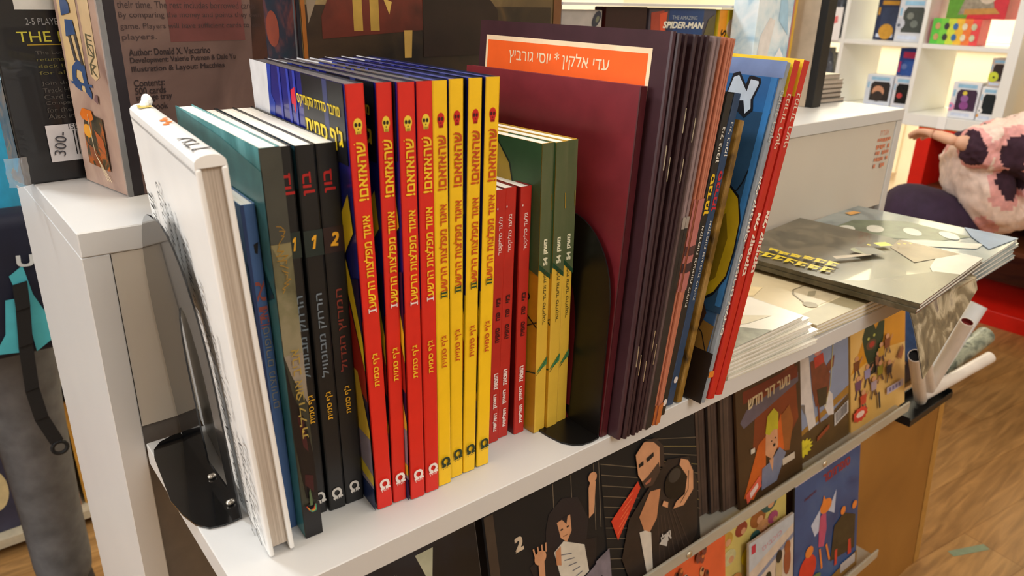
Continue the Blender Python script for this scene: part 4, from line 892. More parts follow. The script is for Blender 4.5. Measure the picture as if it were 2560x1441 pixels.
def d_k3(b, f):     # blond figure in orange light
    f.rect(b, 0, 0, 1, 1.3, M((70, 48, 26), .35, .15, 20)); f.poly(b, [(.22, .45), (.3, .9), (.9, 1), (.95, .5), (.7, .3)], M((128, 56, 24), .35, .2, 20)); f.poly(b, [(.05, .72), (.15, .80), (.96, .9), (.96, .82), (.1, .66)], M((104, 94, 108), .35)); f.rect(b, .1, .86, .95, .96, M((116, 40, 20), .35))
    f.text(b, 'נוער דור חדש', .50, .855, .1, .014, M((216, 196, 156), .4), 4, .02, shear=.2)
    f.poly(b, [(.06, .08), (.3, .46), (.42, .5), (.4, .2), (.2, .02)], M((196, 92, 26), .4)); f.poly(b, [(.58, .5), (.66, .62), (.75, .5), (.72, .3), (.6, .28)], M((206, 96, 30), .4)); f.poly(b, [(.66, .6), (.80, .66), (.86, .5), (.78, .26), (.70, .28)], M((150, 86, 36), .4))
    f.poly(b, [(.42, .56), (.5, .62), (.60, .56), (.60, .36), (.5, .27), (.40, .34)], SKIN); f.poly(b, [(.41, .52), (.45, .66), (.55, .70), (.62, .64), (.61, .5), (.53, .52), (.47, .49)], M((190, 176, 40), .4)); f.ell(b, .54, .385, .02, .014, mBK); f.ell(b, .5, .43, .012, .006, mBK); f.ell(b, .56, .44, .012, .006, mBK)
    f.poly(b, [(.34, .24), (.48, .26), (.62, .34), (.72, .26), (.56, .06), (.32, .06)], M((120, 124, 146), .4)); f.poly(b, [(.45, .28), (.52, .28), (.5, .16)], SKIN); f.rect(b, .18, .42, .24, .46, M((216, 206, 190), .4)); f.poly(b, [(.08, .10), (.3, .2), (.32, .1), (.1, .02)], M((226, 96, 70), .4)); f.poly(b, [(.14, .10), (.26, .15), (.27, .11), (.15, .05)], M((236, 206, 196), .4)); f.rect(b, .66, .16, .86, .22, M((206, 190, 170), .4))
def d_k4(b, f):     # white horse and rider
    f.rect(b, 0, 0, 1, 1, M((136, 146, 172), .35, .06, 20)); f.poly(b, [(0, 0), (1, 0), (1, .42), (.6, .3), (0, .28)], M((90, 66, 34), .35, .2, 30)); f.poly(b, [(0, .28), (1, .5), (1, .42), (0, .24)], M((160, 116, 44), .35)); w = M((214, 204, 198), .4)
    f.poly(b, [(.08, .98), (.3, .95), (.34, .6), (.4, .3), (.28, .28), (.2, .55), (.06, .58)], w); f.poly(b, [(.55, .62), (.7, .5), (.72, .3), (.62, .32), (.5, .5)], w); f.poly(b, [(.14, .56), (.22, .54), (.22, .44)], M((120, 110, 104), .4)); br = M((120, 62, 40), .4, .2, 60)
    f.poly(b, [(.32, .9), (.52, .9), (.66, .7), (.62, .5), (.4, .46), (.34, .66)], br); f.poly(b, [(.38, .92), (.54, .93), (.56, .84), (.4, .82)], M((190, 60, 46), .4)); f.ell(b, .45, .96, .06, .035, M((206, 140, 130), .4)); f.poly(b, [(.6, .8), (.74, .86), (.72, .76), (.62, .72)], br); f.line(b, [(.72, 1), (.66, .6), (.56, .42)], .002, M((190, 180, 120), .4)); f.poly(b, [(.42, .62), (.6, .6), (.58, .44), (.46, .44)], M((60, 50, 30), .4)); f.line(b, [(.44, .48), (.46, .3)], .004, br)
    st = []
    for i in range(28): r = .17 if i % 2 else .125; st.append((.17+r*math.cos(2*PI*i/28), .15+r*.52*math.sin(2*PI*i/28)))
    f.poly(b, st, M((226, 206, 50), .4)); f.text(b, 'חדש בסדרה', .17, .15, .03, .004, M((170, 140, 40), .4)); f.poly(b, [(.72, .18), (.98, .24), (.98, .36), (.72, .3)], M((206, 200, 196), .4))
    for i in range(9): f.poly(b, [(.745+.024*i, .2+.006*i), (.757+.024*i, .203+.006*i), (.757+.024*i, .30+.006*i), (.745+.024*i, .297+.006*i)], M((70, 66, 70), .4))
    f.poly(b, [(.4, .18), (.62, .24), (.62, .20), (.4, .14)], M((150, 70, 36), .4))
def d_k5(b, f):     # crowd running from a green monster
    f.rect(b, 0, 0, 1, 1, MN(((.3, (214, 166, 80)), (.7, (230, 190, 116))), 9, .35, .5)); f.poly(b, [(0, .6), (.3, 1), (1, 1), (1, .65), (.6, .7)], M((206, 140, 26), .35, .1, 20)); gn = M((38, 56, 32), .4, .2, 60)
    f.poly(b, [(.24, .75), (.2, .9), (.26, 1), (.4, 1), (.44, .93), (.5, .99), (.6, .98), (.58, .8), (.45, .62), (.3, .62)], gn); f.ell(b, .36, .80, .09, .05, M((96, 66, 40), .4)); f.ell(b, .37, .80, .05, .03, M((170, 50, 36), .4)); f.ell(b, .31, .87, .02, .014, M((190, 190, 90), .4)); f.ell(b, .41, .88, .02, .014, M((190, 190, 90), .4)); f.poly(b, [(.3, .62), (.44, .62), (.46, .5), (.3, .5)], M((40, 40, 30), .4))
    pp = [(.10, .68, (120, 66, 30)), (.12, .48, (110, 70, 100)), (.28, .55, (150, 140, 176)), (.47, .63, (150, 96, 70)), (.52, .70, (196, 150, 50)), (.50, .52, (150, 140, 40)), (.38, .40, (170, 150, 160)), (.66, .48, (50, 36, 50)), (.62, .76, (130, 70, 40)), (.18, .33, (196, 70, 44))]
    for u, v, c in pp:
        f.poly(b, [(u-.055, v+.03), (u+.055, v+.03), (u+.045, v-.06), (u-.045, v-.06)], M(c, .4)); f.ell(b, u, v+.055, .035, .024, SKIN); f.line(b, [(u-.02, v-.06), (u-.05, v-.14)], .004, M((70, 56, 60), .4)); f.line(b, [(u+.02, v-.06), (u+.05, v-.13)], .004, M((90, 64, 60), .4)); f.line(b, [(u+.05, v), (u+.1, v+.05)], .003, SK2)
    f.poly(b, [(.8, .55), (.9, .66), (.93, .6), (.88, .5)], M((150, 90, 50), .4)); f.line(b, [(.45, .3), (.47, .13)], .006, M((50, 44, 46), .4))
    st = []
    for i in range(22): r = .14 if i % 2 else .11; st.append((.12+r*math.cos(2*PI*i/22), .19+r*.55*math.sin(2*PI*i/22)))
    f.poly(b, st, M((214, 64, 44), .4)); f.ell(b, .12, .19, .07, .03, M((236, 206, 190), .4)); f.rect(b, .60, .22, .92, .29, M((190, 176, 190), .4))
    for i in range(4): f.rect(b, .64+.06*i, .235, .68+.06*i, .275, M((120, 110, 150), .4))
DK = M((20, 18, 18), .6, .15, 40)
rack_mag('dark blue-black comic at the far left of the upper rack row', .185, .160, Y1+.006, Z1, LN, d_k0, DK)
rack_mag('black comic numbered 2 with a seated man in a white top', .352, .158, Y1, Z1, LN, d_k1, DK)
rack_mag('black comic with a bearded man in a leather jacket', .508, .160, Y1-.001, Z1, LN, d_k2, DK)
def d_edge(b, f): f.rect(b, 0, 0, 1, 1, M((80, 62, 52), .4, .2, 60)); f.line(b, [(.1, 0), (.1, 1)], .0006, M((120, 100, 88), .4)); f.line(b, [(.04, 0), (.04, 1)], .0012, M((36, 30, 30), .4))
for i, c in enumerate(((34, 30, 30), (90, 72, 60), (52, 40, 42), (60, 52, 50), (80, 66, 52))):
    rack_mag('%s of the dark-edged comics fanned between the jacketed man and the blond figure' % ('leftmost', 'second', 'middle', 'fourth', 'rightmost')[i], .668+.0165*i, .14, Y1+.040-.0065*i, Z1+.003, LN-R(.2*i), d_edge, M(c, .4), th=.0042, yaw=R(-2), grp='dark-edged comics on the rack')
rack_mag('brown and orange comic with a blond figure', .758, .152, Y1+.004, Z1, LN, d_k3, M((80, 52, 28), .35))
rack_mag('comic with a white horse and rider and yellow starburst', .898, .160, Y1+.012, Z1-.002, LN, d_k4, M((60, 44, 26), .35))
rack_mag('yellow comic with a crowd running from a green monster', 1.062, .182, Y1+.010, Z1-.006, LN, d_k5, M((206, 160, 80), .35))
# lower row
Z2 = -.619; Y2 = .4145; LN2 = R(9)
def d_l0(b, f): f.rect(b, 0, 0, 1, 1, M((96, 100, 108), .35, .2, 20)); f.poly(b, [(.3, .6), (.8, .8), (.9, 1), (.4, 1)], M((60, 66, 80), .35))
def d_l1(b, f):
    f.rect(b, .04, 0, 1, 1, M((222, 98, 54), .4, .1, 30)); f.rect(b, 0, 0, .05, 1, M((190, 170, 190), .4)); rnd = random.Random(9)
    for i in range(34):
        u, v = .1+.85*rnd.random(), .25+.73*rnd.random(); f.ell(b, u, v, .035, .03, M(((190, 170, 150), (130, 66, 40), (206, 150, 100), (120, 60, 50))[i % 4], .4)); f.ell(b, u+.012, v+.01, .02, .012, M(((120, 60, 40), (60, 40, 40), (210, 120, 60))[i % 3], .4))
def d_l2(b, f):
    f.rect(b, 0, 0, 1, 1, M((206, 186, 106), .4, .08, 30)); rnd = random.Random(3)
    f.rect(b, .6, .93, 1, 1, M((190, 180, 140), .4))
    for u, v, c, r in ((.08, .85, (190, 150, 60), .1), (.3, .86, (140, 60, 40), .09), (.12, .73, (196, 190, 140), .1), (.55, .86, (150, 90, 40), .12), (.72, .92, (40, 84, 80), .13), (.62, .78, (196, 140, 90), .1), (.78, .80, (170, 76, 110), .08), (.5, .75, (50, 90, 84), .08), (.42, .66, (226, 200, 40), .13), (.45, .58, (226, 200, 40), .12), (.50, .70, (170, 90, 50), .06), (.2, .55, (190, 130, 70), .1), (.25, .40, (40, 44, 40), .16), (.22, .38, (206, 140, 50), .09), (.35, .3, (70, 130, 60), .08), (.75, .7, (206, 150, 60), .1)):
        f.ell(b, u, v, r, r*.5, M(c, .4, .15, 80)); f.ell(b, u+.03, v-.02, r*.4, r*.22, SKIN)
def d_l3(b, f):
    f.rect(b, 0, 0, 1, 1, M((206, 188, 170), .4)); f.poly(b, [(0, .76), (1, .92), (1, 1), (0, 1)], M((186, 190, 196), .4)); f.poly(b, [(0, .66), (1, .84), (1, .8), (0, .62)], M((130, 136, 160), .4)); f.rect(b, .05, .9, .14, .97, M((190, 50, 70), .4)); f.text(b, 'כוכבים', .5, .9, .05, .007, M((200, 140, 150), .5), 8)
    for i, (u, v) in enumerate(((.2, .3), (.42, .6), (.66, .72), (.85, .75), (.7, .48), (.3, .1))): f.ell(b, u, v-.12, .08, .12, M(((120, 60, 40), (60, 90, 50), (190, 170, 130), (150, 80, 50), (60, 76, 40), (70, 80, 90))[i], .4)); f.ell(b, u, v, .07, .055, M(((60, 40, 34), (30, 40, 26), (40, 36, 30), (150, 84, 44), (30, 36, 26), (80, 60, 40))[i], .4))
def d_l4(b, f):
    f.rect(b, 0, 0, 1, 1, MN(((.3, (34, 60, 112)), (.6, (52, 86, 140)), (.75, (70, 96, 140))), 14, .35, .6)); f.rect(b, 0, .93, 1, .99, M((206, 190, 186), .4)); f.text(b, 'ג׳ינג׳י', .5, .96, .09, .009, M((70, 70, 100), .4)); f.rect(b, 0, .99, 1, 1, M((36, 60, 120), .4))
    f.text(b, 'סופרגיבור', .62, .86, .085, .016, M((150, 40, 36), .4), 2, .03); f.text(b, 'הרפתקאות', .22, .80, .035, .006, M((110, 44, 44), .4), 6, .02)
    pk = M((186, 76, 110), .4); og = M((226, 130, 50), .4); wg = M((190, 196, 216), .4)
    f.poly(b, [(.24, .58), (.38, .66), (.36, .5), (.3, .48)], wg); f.poly(b, [(.5, .6), (.62, .72), (.6, .55)], wg); f.poly(b, [(.38, .60), (.46, .62), (.48, .48), (.44, .36), (.36, .38), (.36, .5)], pk); f.ell(b, .46, .65, .09, .05, og); f.poly(b, [(.40, .68), (.42, .74), (.46, .69)], og); f.line(b, [(.38, .36), (.42, .2)], .005, og); f.line(b, [(.48, .36), (.54, .22)], .005, og)
    f.ell(b, .2, .28, .13, .10, M((206, 54, 34), .4)); f.ell(b, .22, .4, .06, .04, og); f.poly(b, [(.55, .2), (.6, .45), (.75, .5), (.95, .42), (.95, .16)], M((60, 50, 30), .4, .3, 60)); f.ell(b, .74, .52, .04, .03, og); f.ell(b, .93, .5, .04, .03, og); f.poly(b, [(.62, .26), (.66, .26), (.66, .14), (.62, .14)], M((200, 60, 40), .4)); f.poly(b, [(.84, .26), (.88, .26), (.9, .14), (.84, .14)], M((200, 60, 40), .4)); f.poly(b, [(.0, .02), (1, .12), (1, .0), (0, 0)], M((150, 110, 46), .4))
    st = []
    for i in range(20): r = .16 if i % 2 else .13; st.append((.24+r*math.cos(2*PI*i/20), .08+r*.5*math.sin(2*PI*i/20)))
    f.poly(b, st, M((206, 60, 44), .4)); f.ell(b, .25, .08, .08, .03, M((226, 206, 196), .4)); f.rect(b, .72, .04, .97, .11, M((190, 180, 176), .4)); f.ell(b, .3, .17, .1, .03, M((96, 120, 66), .4))
rack_mag('grey-blue comic at the left of the lower rack row', .47, .15, Y2+.006, Z2, LN2, d_l0, M((60, 60, 66), .4), h=.25, fit=1, grp='magazines on the lower rack row')
rack_mag('orange comic dotted with small heads on the lower rack row', .632, .135, Y2+.003, Z2, LN2, d_l1, M((206, 90, 50), .4), h=.25, fit=1, grp='magazines on the lower rack row')
rack_mag('yellow comic with a busy crowd on the lower rack row', .768, .165, Y2+.012, Z2, LN2, d_l2, M((190, 170, 96), .4), h=.25, fit=1, grp='magazines on the lower rack row')
rack_mag('small pale booklet with heads, in front of the busy yellow comic', .815, .116, Y2-.003, Z2+.0, LN2, d_l3, M((196, 180, 166), .4), h=.200, fit=1, grp='magazines on the lower rack row')
rack_mag('blue comic with winged pink figure on the lower rack row', .945, .200, Y2+.004, Z2, LN2, d_l4, M((46, 40, 36), .4), h=.25, fit=1, grp='magazines on the lower rack row')

# ------------------------------------------------------------------ rolled posters in a wire tray
def tray():
    T = thing('wire_tray', 'black tray on the rack end holding the rolled posters', 'tray', (1.235, .418, -.372)); k = M((20, 20, 20), .4)
    b = B(); b.box(0, .17, 0, .05, 0, .003, k); b.build('tray_floor', T)
    for a in ((0, .17, 0, .002, .003, .012), (0, .17, .048, .05, .003, .02), (0, .002, .002, .048, .003, .016), (.168, .17, .002, .048, .003, .016)):
        b = B(); b.box(*a, k); b.build('rim', T)
tray()
PAP = M((222, 212, 202), .35, .05, 40); PAPB = M((226, 230, 234), .3, .05, 30)
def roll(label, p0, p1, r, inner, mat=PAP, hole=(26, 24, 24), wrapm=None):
    # p0 is the visible mouth
    T = thing('rolled_poster', label, 'rolled poster', p1, (0, 0, 0), 'rolled posters in the tray')
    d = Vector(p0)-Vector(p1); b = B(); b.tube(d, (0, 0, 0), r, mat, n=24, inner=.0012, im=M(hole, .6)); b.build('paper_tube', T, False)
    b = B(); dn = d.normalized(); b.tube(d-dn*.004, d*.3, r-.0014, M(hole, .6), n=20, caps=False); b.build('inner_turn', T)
    return T
roll('short rolled poster with dark mouth, nearest the yellow comic', (1.139, .402, -.200), (1.318, .4395, -.356), .0105, 0)
roll('short rolled poster with red-brown mouth, second from the yellow comic', (1.193, .407, -.220), (1.362, .4415, -.357), .0095, 0, hole=(112, 30, 24))
roll('slanted rolled poster with red-brown mouth pointing up right', (1.321, .400, -.190), (1.352, .444, -.356), .0108, 0, hole=(112, 30, 24))
roll('rolled poster lying out low to the right, dark mouth', (1.495, .400, -.308), (1.330, .4430, -.354), .0108, 0)
roll('glossy white rolled poster behind the slanted one', (1.441, .425, -.197), (1.385, .4555, -.354), .0145, 0, PAPB, (200, 196, 190))
GPR = MN(((.3, (96, 104, 92)), (.5, (166, 170, 150)), (.65, (60, 74, 66)), (.75, (190, 186, 166))), 30, .35, 1)
roll('rolled poster printed with greenery, behind the low one', (1.575, .440, -.300), (1.390, .4590, -.348), .0180, 0, GPR)
# ------------------------------------------------------------------ white cube unit and red cabinet at the far right
UX = 3.10
def unit():
    T = thing('cube_shelf_unit', 'white open-backed cube shelf unit full of boxed figures in the background', 'shelf unit', (UX, 1.0, -.135)); wm = M((240, 240, 236), .35, .02, 6)
    H = 1.3; Wd = 1.02; D = .34
    for a in ((-0.0, D, 0, .036, .046, H-.04),): 
        b = B(); b.rbox(*a, wm, .001, 1); b.build('side_panel', T)
    b = B(); b.rbox(0, D, Wd-.036, Wd, .046, H-.04, wm, .001, 1); b.build('side_panel', T)
    b = B(); b.rbox(0, D, 0, Wd, 0, .0455, wm, .001, 1); b.build('bottom_panel', T)
    b = B(); b.rbox(0, D, 0, Wd, H-.0395, H, wm, .001, 1); b.build('top_panel', T)
    for y in (.342, .656):
        b = B(); b.rbox(.002, D, y-.008, y+.008, .046, H-.04, wm, .0008, 1); b.build('divider', T)
    for z in (.298, .612, .926):
        for y0, y1 in ((.0365, .3335), (.3505, .6475), (.6645, .9835)):
            b = B(); b.rbox(.002, D, y0, y1, z-.008, z+.008, wm, .0006, 1); b.build('shelf', T)
unit()
def red_cab():
    T = thing('red_cabinet', 'red-framed low cabinet with dark wood inside, under the white cube unit', 'cabinet', (UX, -.35, FLOOR)); rm = M((214, 28, 14), .35, .05, 20); wd = MN(((.3, (70, 30, 12)), (.6, (110, 56, 24)), (.8, (90, 44, 18))), 6, .5, 1.5, stretch=(1, 1, 6))
    H = -.136-FLOOR; Wd = 1.63; D = .40
    for y in (0, Wd-.055): 
        b = B(); b.rbox(0, D, y, y+.055, 0, H-.036, rm, .001, 1); b.build('side_panel', T)
    b = B(); b.rbox(0, D, 0, Wd, H-.0355, H, rm, .001, 1); b.build('top_panel', T)
    b = B(); b.rbox(0, D, .0555, Wd-.0555, 0, .06, rm, .001, 1); b.build('base', T)
    b = B(); b.box(D-.012, D-.002, .056, Wd-.056, .061, H-.0365, wd); b.build('back_panel', T)
    for z in (.28, .46):
        b = B(); b.box(.03, D-.014, .056, Wd-.056, z, z+.016, wd); b.build('shelf', T)
    b = B(); b.box(0, D, 0, Wd, H, H+.004, M((206, 152, 74), .4)); b.build('wood_top', T)
red_cab()

def fig_box(label, x, y, z, w, h, d, yaw, body, win, blobs, band=(150, 196, 226), curve=True, group='windowed figure boxes', name='figure_box'):
    # front faces the shop (-x); local x runs along the shelf (towards the camera), local y into the unit
    T = thing(name, label, 'toy box', (x, y, z), (0, 0, R(-90)+yaw), group)
    b = B(); b.rbox(0, w, 0, d, 0, h, M(body, .35, .03, 30), .002, 2)
    f = F((0, -.0003, 0), (1, 0, 0), (0, 0, 1), w, h, .0003)
    f.rect(b, .18, .84, .86, .94, M(band, .4)); f.rect(b, .06, .6, .14, .78, M(band, .4)); f.rect(b, .12, .06, .8, .15, M((206, 216, 236), .4))
    b.build('carton', T)
    b = B(); f.poly(b, [(.2, .22), (.92, .22), (.92, .72), (.86, .8), (.3, .8), (.2, .7)], M(win, .15, .1))
    for u, v, r, c in blobs: f.ell(b, u, v, r, r*w/h, M(c, .5))
    b.build('window', T)
    return T
fig_box('grey figure box with dark window in the upper middle bay', UX+.03, 1.46, .1720, .105, .160, .09, R(4), (214, 216, 222), (74, 80, 78), ((.45, .6, .12, (120, 126, 118)), (.62, .42, .13, (110, 118, 112)), (.1, .42, .2, (196, 200, 210)), (.1, .38, .06, (80, 90, 110))))
fig_box('small dark box standing behind the grey figure box', UX+.11, 1.585, .1720, .10, .16, .06, 0, (40, 50, 80), (60, 70, 96), ((.5, .2, .3, (206, 150, 50)),), (206, 150, 50))
fig_box('blue and red box resting on the grey figure box', UX+.04, 1.5, .3335, .15, .07, .08, R(3), (40, 60, 120), (96, 180, 216), ((.3, .3, .2, (140, 60, 40)),), (130, 190, 220))
def rainbow():
    T = thing('mini_figure_carton', 'green, yellow, orange and red carton in the upper right bay', 'toy box', (UX+.02, 1.318, .1720), (0, 0, R(-90)+R(3))); b = B()
    w, h = .165, .092; b.rbox(0, w, 0, .10, 0, h, M((226, 66, 70), .4), .001, 1); f = F((0, -.0003, 0), (1, 0, 0), (0, 0, 1), w, h, .0003)
    for i, c in enumerate(((90, 196, 70), (120, 206, 70), (206, 220, 70), (240, 190, 60), (240, 126, 60), (232, 76, 76))): f.rect(b, i/6, 0, (i+1)/6, 1, M(c, .4))
    for i in range(5):
        for v in (.70, .28): f.ell(b, .12+.19*i, v, .055, .13, M(((230, 220, 190), (200, 206, 170), (206, 160, 110), (60, 60, 60), (60, 110, 170))[(i+int(v*10)) % 5], .4))
    b.build('carton', T)
    T = thing('game_carton', 'large green and red carton on top of the rainbow carton', 'toy box', (UX+.05, 1.29, .2645), (0, 0, R(-90)+R(2))); b = B(); w, h = .20, .13
    b.rbox(0, w, 0, .12, 0, h, M((206, 50, 60), .4), .001, 1); f = F((0, -.0003, 0), (1, 0, 0), (0, 0, 1), w, h, .0003); f.poly(b, [(0, 0), (.35, 0), (.5, 1), (0, 1)], M((96, 156, 50), .4)); f.poly(b, [(.2, .1), (.8, .2), (.7, .8), (.3, .7)], M((150, 140, 120), .4, .3, 60)); f.ell(b, .65, .6, .14, .2, M((206, 190, 170), .4)); f.ell(b, .2, .7, .12, .18, M((70, 60, 60), .4)); f.poly(b, [(.3, .1), (.9, .15), (.8, .3), (.3, .25)], M((190, 140, 70), .4)); b.build('carton', T)
rainbow()
fig_box('blue box standing tall in the lower middle bay', UX+.10, 1.455, -.0885, .092, .235, .09, 0, (40, 70, 150), (60, 100, 180), ((.4, .4, .2, (30, 40, 60)), (.7, .3, .16, (130, 110, 60)), (.3, .7, .12, (110, 130, 190))), (200, 50, 100))
fig_box('figure box with a tan figure in the lower middle bay', UX+.02, 1.53, -.0885, .105, .130, .08, R(5), (216, 224, 236), (50, 46, 46), ((.5, .5, .22, (206, 150, 116)), (.5, .36, .2, (50, 40, 36))))
fig_box('figure box with black window beside the tan-figure box', UX+.02, 1.418, -.0885, .066, .130, .08, R(2), (220, 222, 230), (26, 28, 30), ((.45, .45, .16, (190, 60, 60)),))
fig_box('figure box with violet window in the lower right bay', UX+.02, 1.196, -.0885, .095, .132, .09, R(5), (232, 234, 240), (70, 52, 74), ((.5, .55, .14, (150, 96, 160)), (.48, .7, .08, (226, 206, 70)), (.52, .36, .16, (140, 70, 140)), (.05, .3, .16, (226, 150, 190)), (.06, .32, .06, (130, 150, 206))))
fig_box('white figure box at the right end of the lower right bay', UX+.02, 1.095, -.0885, .056, .122, .09, R(3), (236, 238, 242), (40, 46, 50), ((.1, .3, .2, (240, 240, 240)), (.12, .3, .05, (90, 100, 120)), (.05, .15, .1, (226, 160, 80))))
fig_box('yellow-green figure box stacked on the white one', UX+.03, 1.088, .0345, .05, .10, .08, 0, (206, 190, 180), (60, 50, 50), ((.3, .35, .36, (206, 216, 60)), (.35, .34, .08, (60, 60, 30))))
def tag_card():
    b = B(); b.rbox(-.0015, .0015, 0, .032, 0, .046, M((250, 250, 248), .5, .01), .0005, 1); o = b.build('price_card', None, loc=(UX-.0025, 1.183, -.134)); tag(o, 'blank white price card on the front edge of the cube unit', 'price card')
tag_card()
for i, (y, z, w, h, c) in enumerate(((1.70, .172, .12, .26, (70, 74, 84)), (1.83, .172, .12, .24, (60, 62, 70)), (1.70, -.0885, .13, .2, (90, 94, 104)))):
    T = thing('plastic_bag', ('glossy grey bag in the left bay of the cube unit', 'darker grey bag behind the first one in the left bay', 'pale grey bag in the lowest left bay')[i], 'bag', (UX+.1, y, z), (0, 0, 0), 'bags in the left bay')
    b = B(); rnd = random.Random(i); bm = bmesh.new(); bmesh.ops.create_cube(bm, size=1); bmesh.ops.subdivide_edges(bm, edges=list(bm.edges), cuts=4, use_grid_fill=True)
    for v in bm.verts:
        q = v.co.z+.5; k = 1-.5*q**3; v.co = Vector((v.co.x*.09*k+rnd.uniform(-.004, .004), (v.co.y*k+.5)*w+rnd.uniform(-.004, .004), q*h))
    b.bm(bm, M(c, .12, .3, 60)); b.build('pouch', T, True); b = B(); b.box(-.02, .02, w*.3, w*.7, h-.004, h+.02, M(c, .2)); b.build('header', T)
b = B(); b.rbox(-.0015, .0015, 0, .05, 0, .13, M((244, 240, 240), .4, .02), .0005, 1); f = F((-.0017, .05, 0), (0, -1, 0), (0, 0, 1), .05, .13); f.poly(b, [(.3, .5), (.7, .55), (.65, .75), (.35, .72)], M((226, 120, 120), .4)); o = b.build('sign_card', None, loc=(UX-.004, 1.67, .163)); tag(o, 'white card with a pink mark standing before the grey bags', 'card')
def black_box():
    T = thing('game_box', 'black box with red pictures at the right edge, on the red cabinet', 'game box', (UX+.02, .935, -.1315), (0, 0, R(-90))); b = B(); w, h = .2, .30; b.rbox(0, w, 0, .08, 0, h, M((44, 24, 20), .35), .001, 1); f = F((0, -.0003, 0), (1, 0, 0), (0, 0, 1), w, h, .0003)
    f.rect(b, 0, .85, 1, 1, M((170, 40, 40), .4)); f.poly(b, [(.0, .1), (.2, .2), (.24, .3), (.1, .28), (0, .2)], M((190, 60, 40), .4)); f.ell(b, .15, .65, .12, .14, M((140, 120, 116), .4)); f.ell(b, .1, .28, .04, .03, M((226, 150, 80), .4)); b.build('carton', T)
black_box()
# tape strip left on the floor
b = B(); b.box(0, .10, 0, .018, 0, .0006, M((128, 142, 116), .5)); o = b.build('floor_tape', None, loc=(1.62, .395, FLOOR)); o.rotation_euler = (0, 0, R(-24)); tag(o, 'short grey-green strip of tape stuck on the wooden floor', 'tape')

# ------------------------------------------------------------------ people
def skin(name, chains, m, parent=None, sub=2, root=0):
    # chains: list of [(x,y,z,r), ...]; points that coincide are shared
    V = []; E = []; key = {}
    for ch in chains:
        pr = None
        for p in ch:
            k = (round(p[0], 4), round(p[1], 4), round(p[2], 4))
            if k not in key: key[k] = len(V); V.append(p)
            i = key[k]
            if pr is not None and pr != i: E.append((pr, i))
            pr = i
    me = bpy.data.meshes.new(name); me.from_pydata([p[:3] for p in V], E, []); o = bpy.data.objects.new(name, me); C.objects.link(o)
    md = o.modifiers.new('s', 'SKIN'); md.use_smooth_shade = True
    for i, p in enumerate(V):
        rr = p[3]; d = me.skin_vertices[0].data[i]; d.radius = (rr, p[4] if len(p) > 4 else rr); d.use_root = (i == root)
    s = o.modifiers.new('u', 'SUBSURF'); s.levels = sub; s.render_levels = sub
    dg = bpy.context.evaluated_depsgraph_get(); nm = bpy.data.meshes.new_from_object(o.evaluated_get(dg)); o.modifiers.clear(); old = o.data; o.data = nm; bpy.data.meshes.remove(old); nm.name = name
    nm.materials.clear(); nm.materials.append(m)
    for p in nm.polygons: p.use_smooth = True
    if parent: o.parent = parent
    return o
SKN = M((214, 162, 130), .5, .05, 30); SKN2 = M((220, 170, 142), .5, .05, 30)
def hand(w, d, up, side):
    # finger chains from wrist w along d; up = back-of-hand normal; side = thumb side
    w = Vector(w); d = Vector(d).normalized(); up = Vector(up).normalized(); s = d.cross(up).normalized()*side
    palm = w+d*.05; out = [[tuple(w)+(.021, .016), tuple(palm)+(.022, .014)]]
    for k, (o, L) in enumerate(((.030, .066), (.010, .074), (-.010, .069), (-.028, .054))):
        k0 = w+d*.088+s*o*.95; k1 = k0+d*L*.45-up*L*.10; k2 = k1+d*L*.32-up*L*.22; k3 = k2+d*L*.20-up*L*.22
        out.append([tuple(palm)+(.022, .014), tuple(k0)+(.0095,), tuple(k1)+(.0085,), tuple(k2)+(.0078,), tuple(k3)+(.006,)])
    t0 = w+d*.03+s*.03-up*.004; t1 = t0+d*.03+s*.022-up*.01; t2 = t1+d*.026+s*.008-up*.006
    out.append([tuple(palm)+(.022, .014), tuple(t0)+(.012,), tuple(t1)+(.010,), tuple(t2)+(.0075,)])
    return out
def head_parts(T, c, fwd, m, hairm, s=1.0, tilt=0):
    # face features and hair as children of the person
    z = Vector((0, 0, 1)); f = Vector(fwd).normalized(); r = f.cross(z).normalized(); u = r.cross(f)
    X = Matrix((r, f, u)).transposed().to_4x4(); X.translation = Vector(c)
    eb = B()
    for sx in (-1, 1):
        eb.ball((sx*.031*s, .083*s, .008*s), .0125*s, .008*s, .008*s, M((240, 238, 232), .3), X, 10, 8); eb.ball((sx*.031*s, .0895*s, .008*s), .0055*s, .0035*s, .0055*s, M((40, 28, 20), .2), X, 8, 6)
    eb.build('eyes', T, True)
    mb = B(); mb.ball((0, .088*s, -.052*s), .022*s, .006*s, .006*s, M((176, 96, 90), .5), X, 10, 6); mb.build('mouth', T, True)
    hb = B(); bm = bmesh.new(); bmesh.ops.create_uvsphere(bm, u_segments=20, v_segments=14, radius=1)
    for v in list(bm.verts):
        if v.co.z < -.1 and v.co.y > -.2 or (v.co.y > .62 and v.co.z < .45) or v.co.z < -.75: bm.verts.remove(v)
    for v in bm.verts: v.co = Vector((v.co.x*.084*s, v.co.y*.102*s-.008*s, v.co.z*.118*s+.016*s))
    hb.bm(bm, hairm, X); hb.build('hair', T, True)
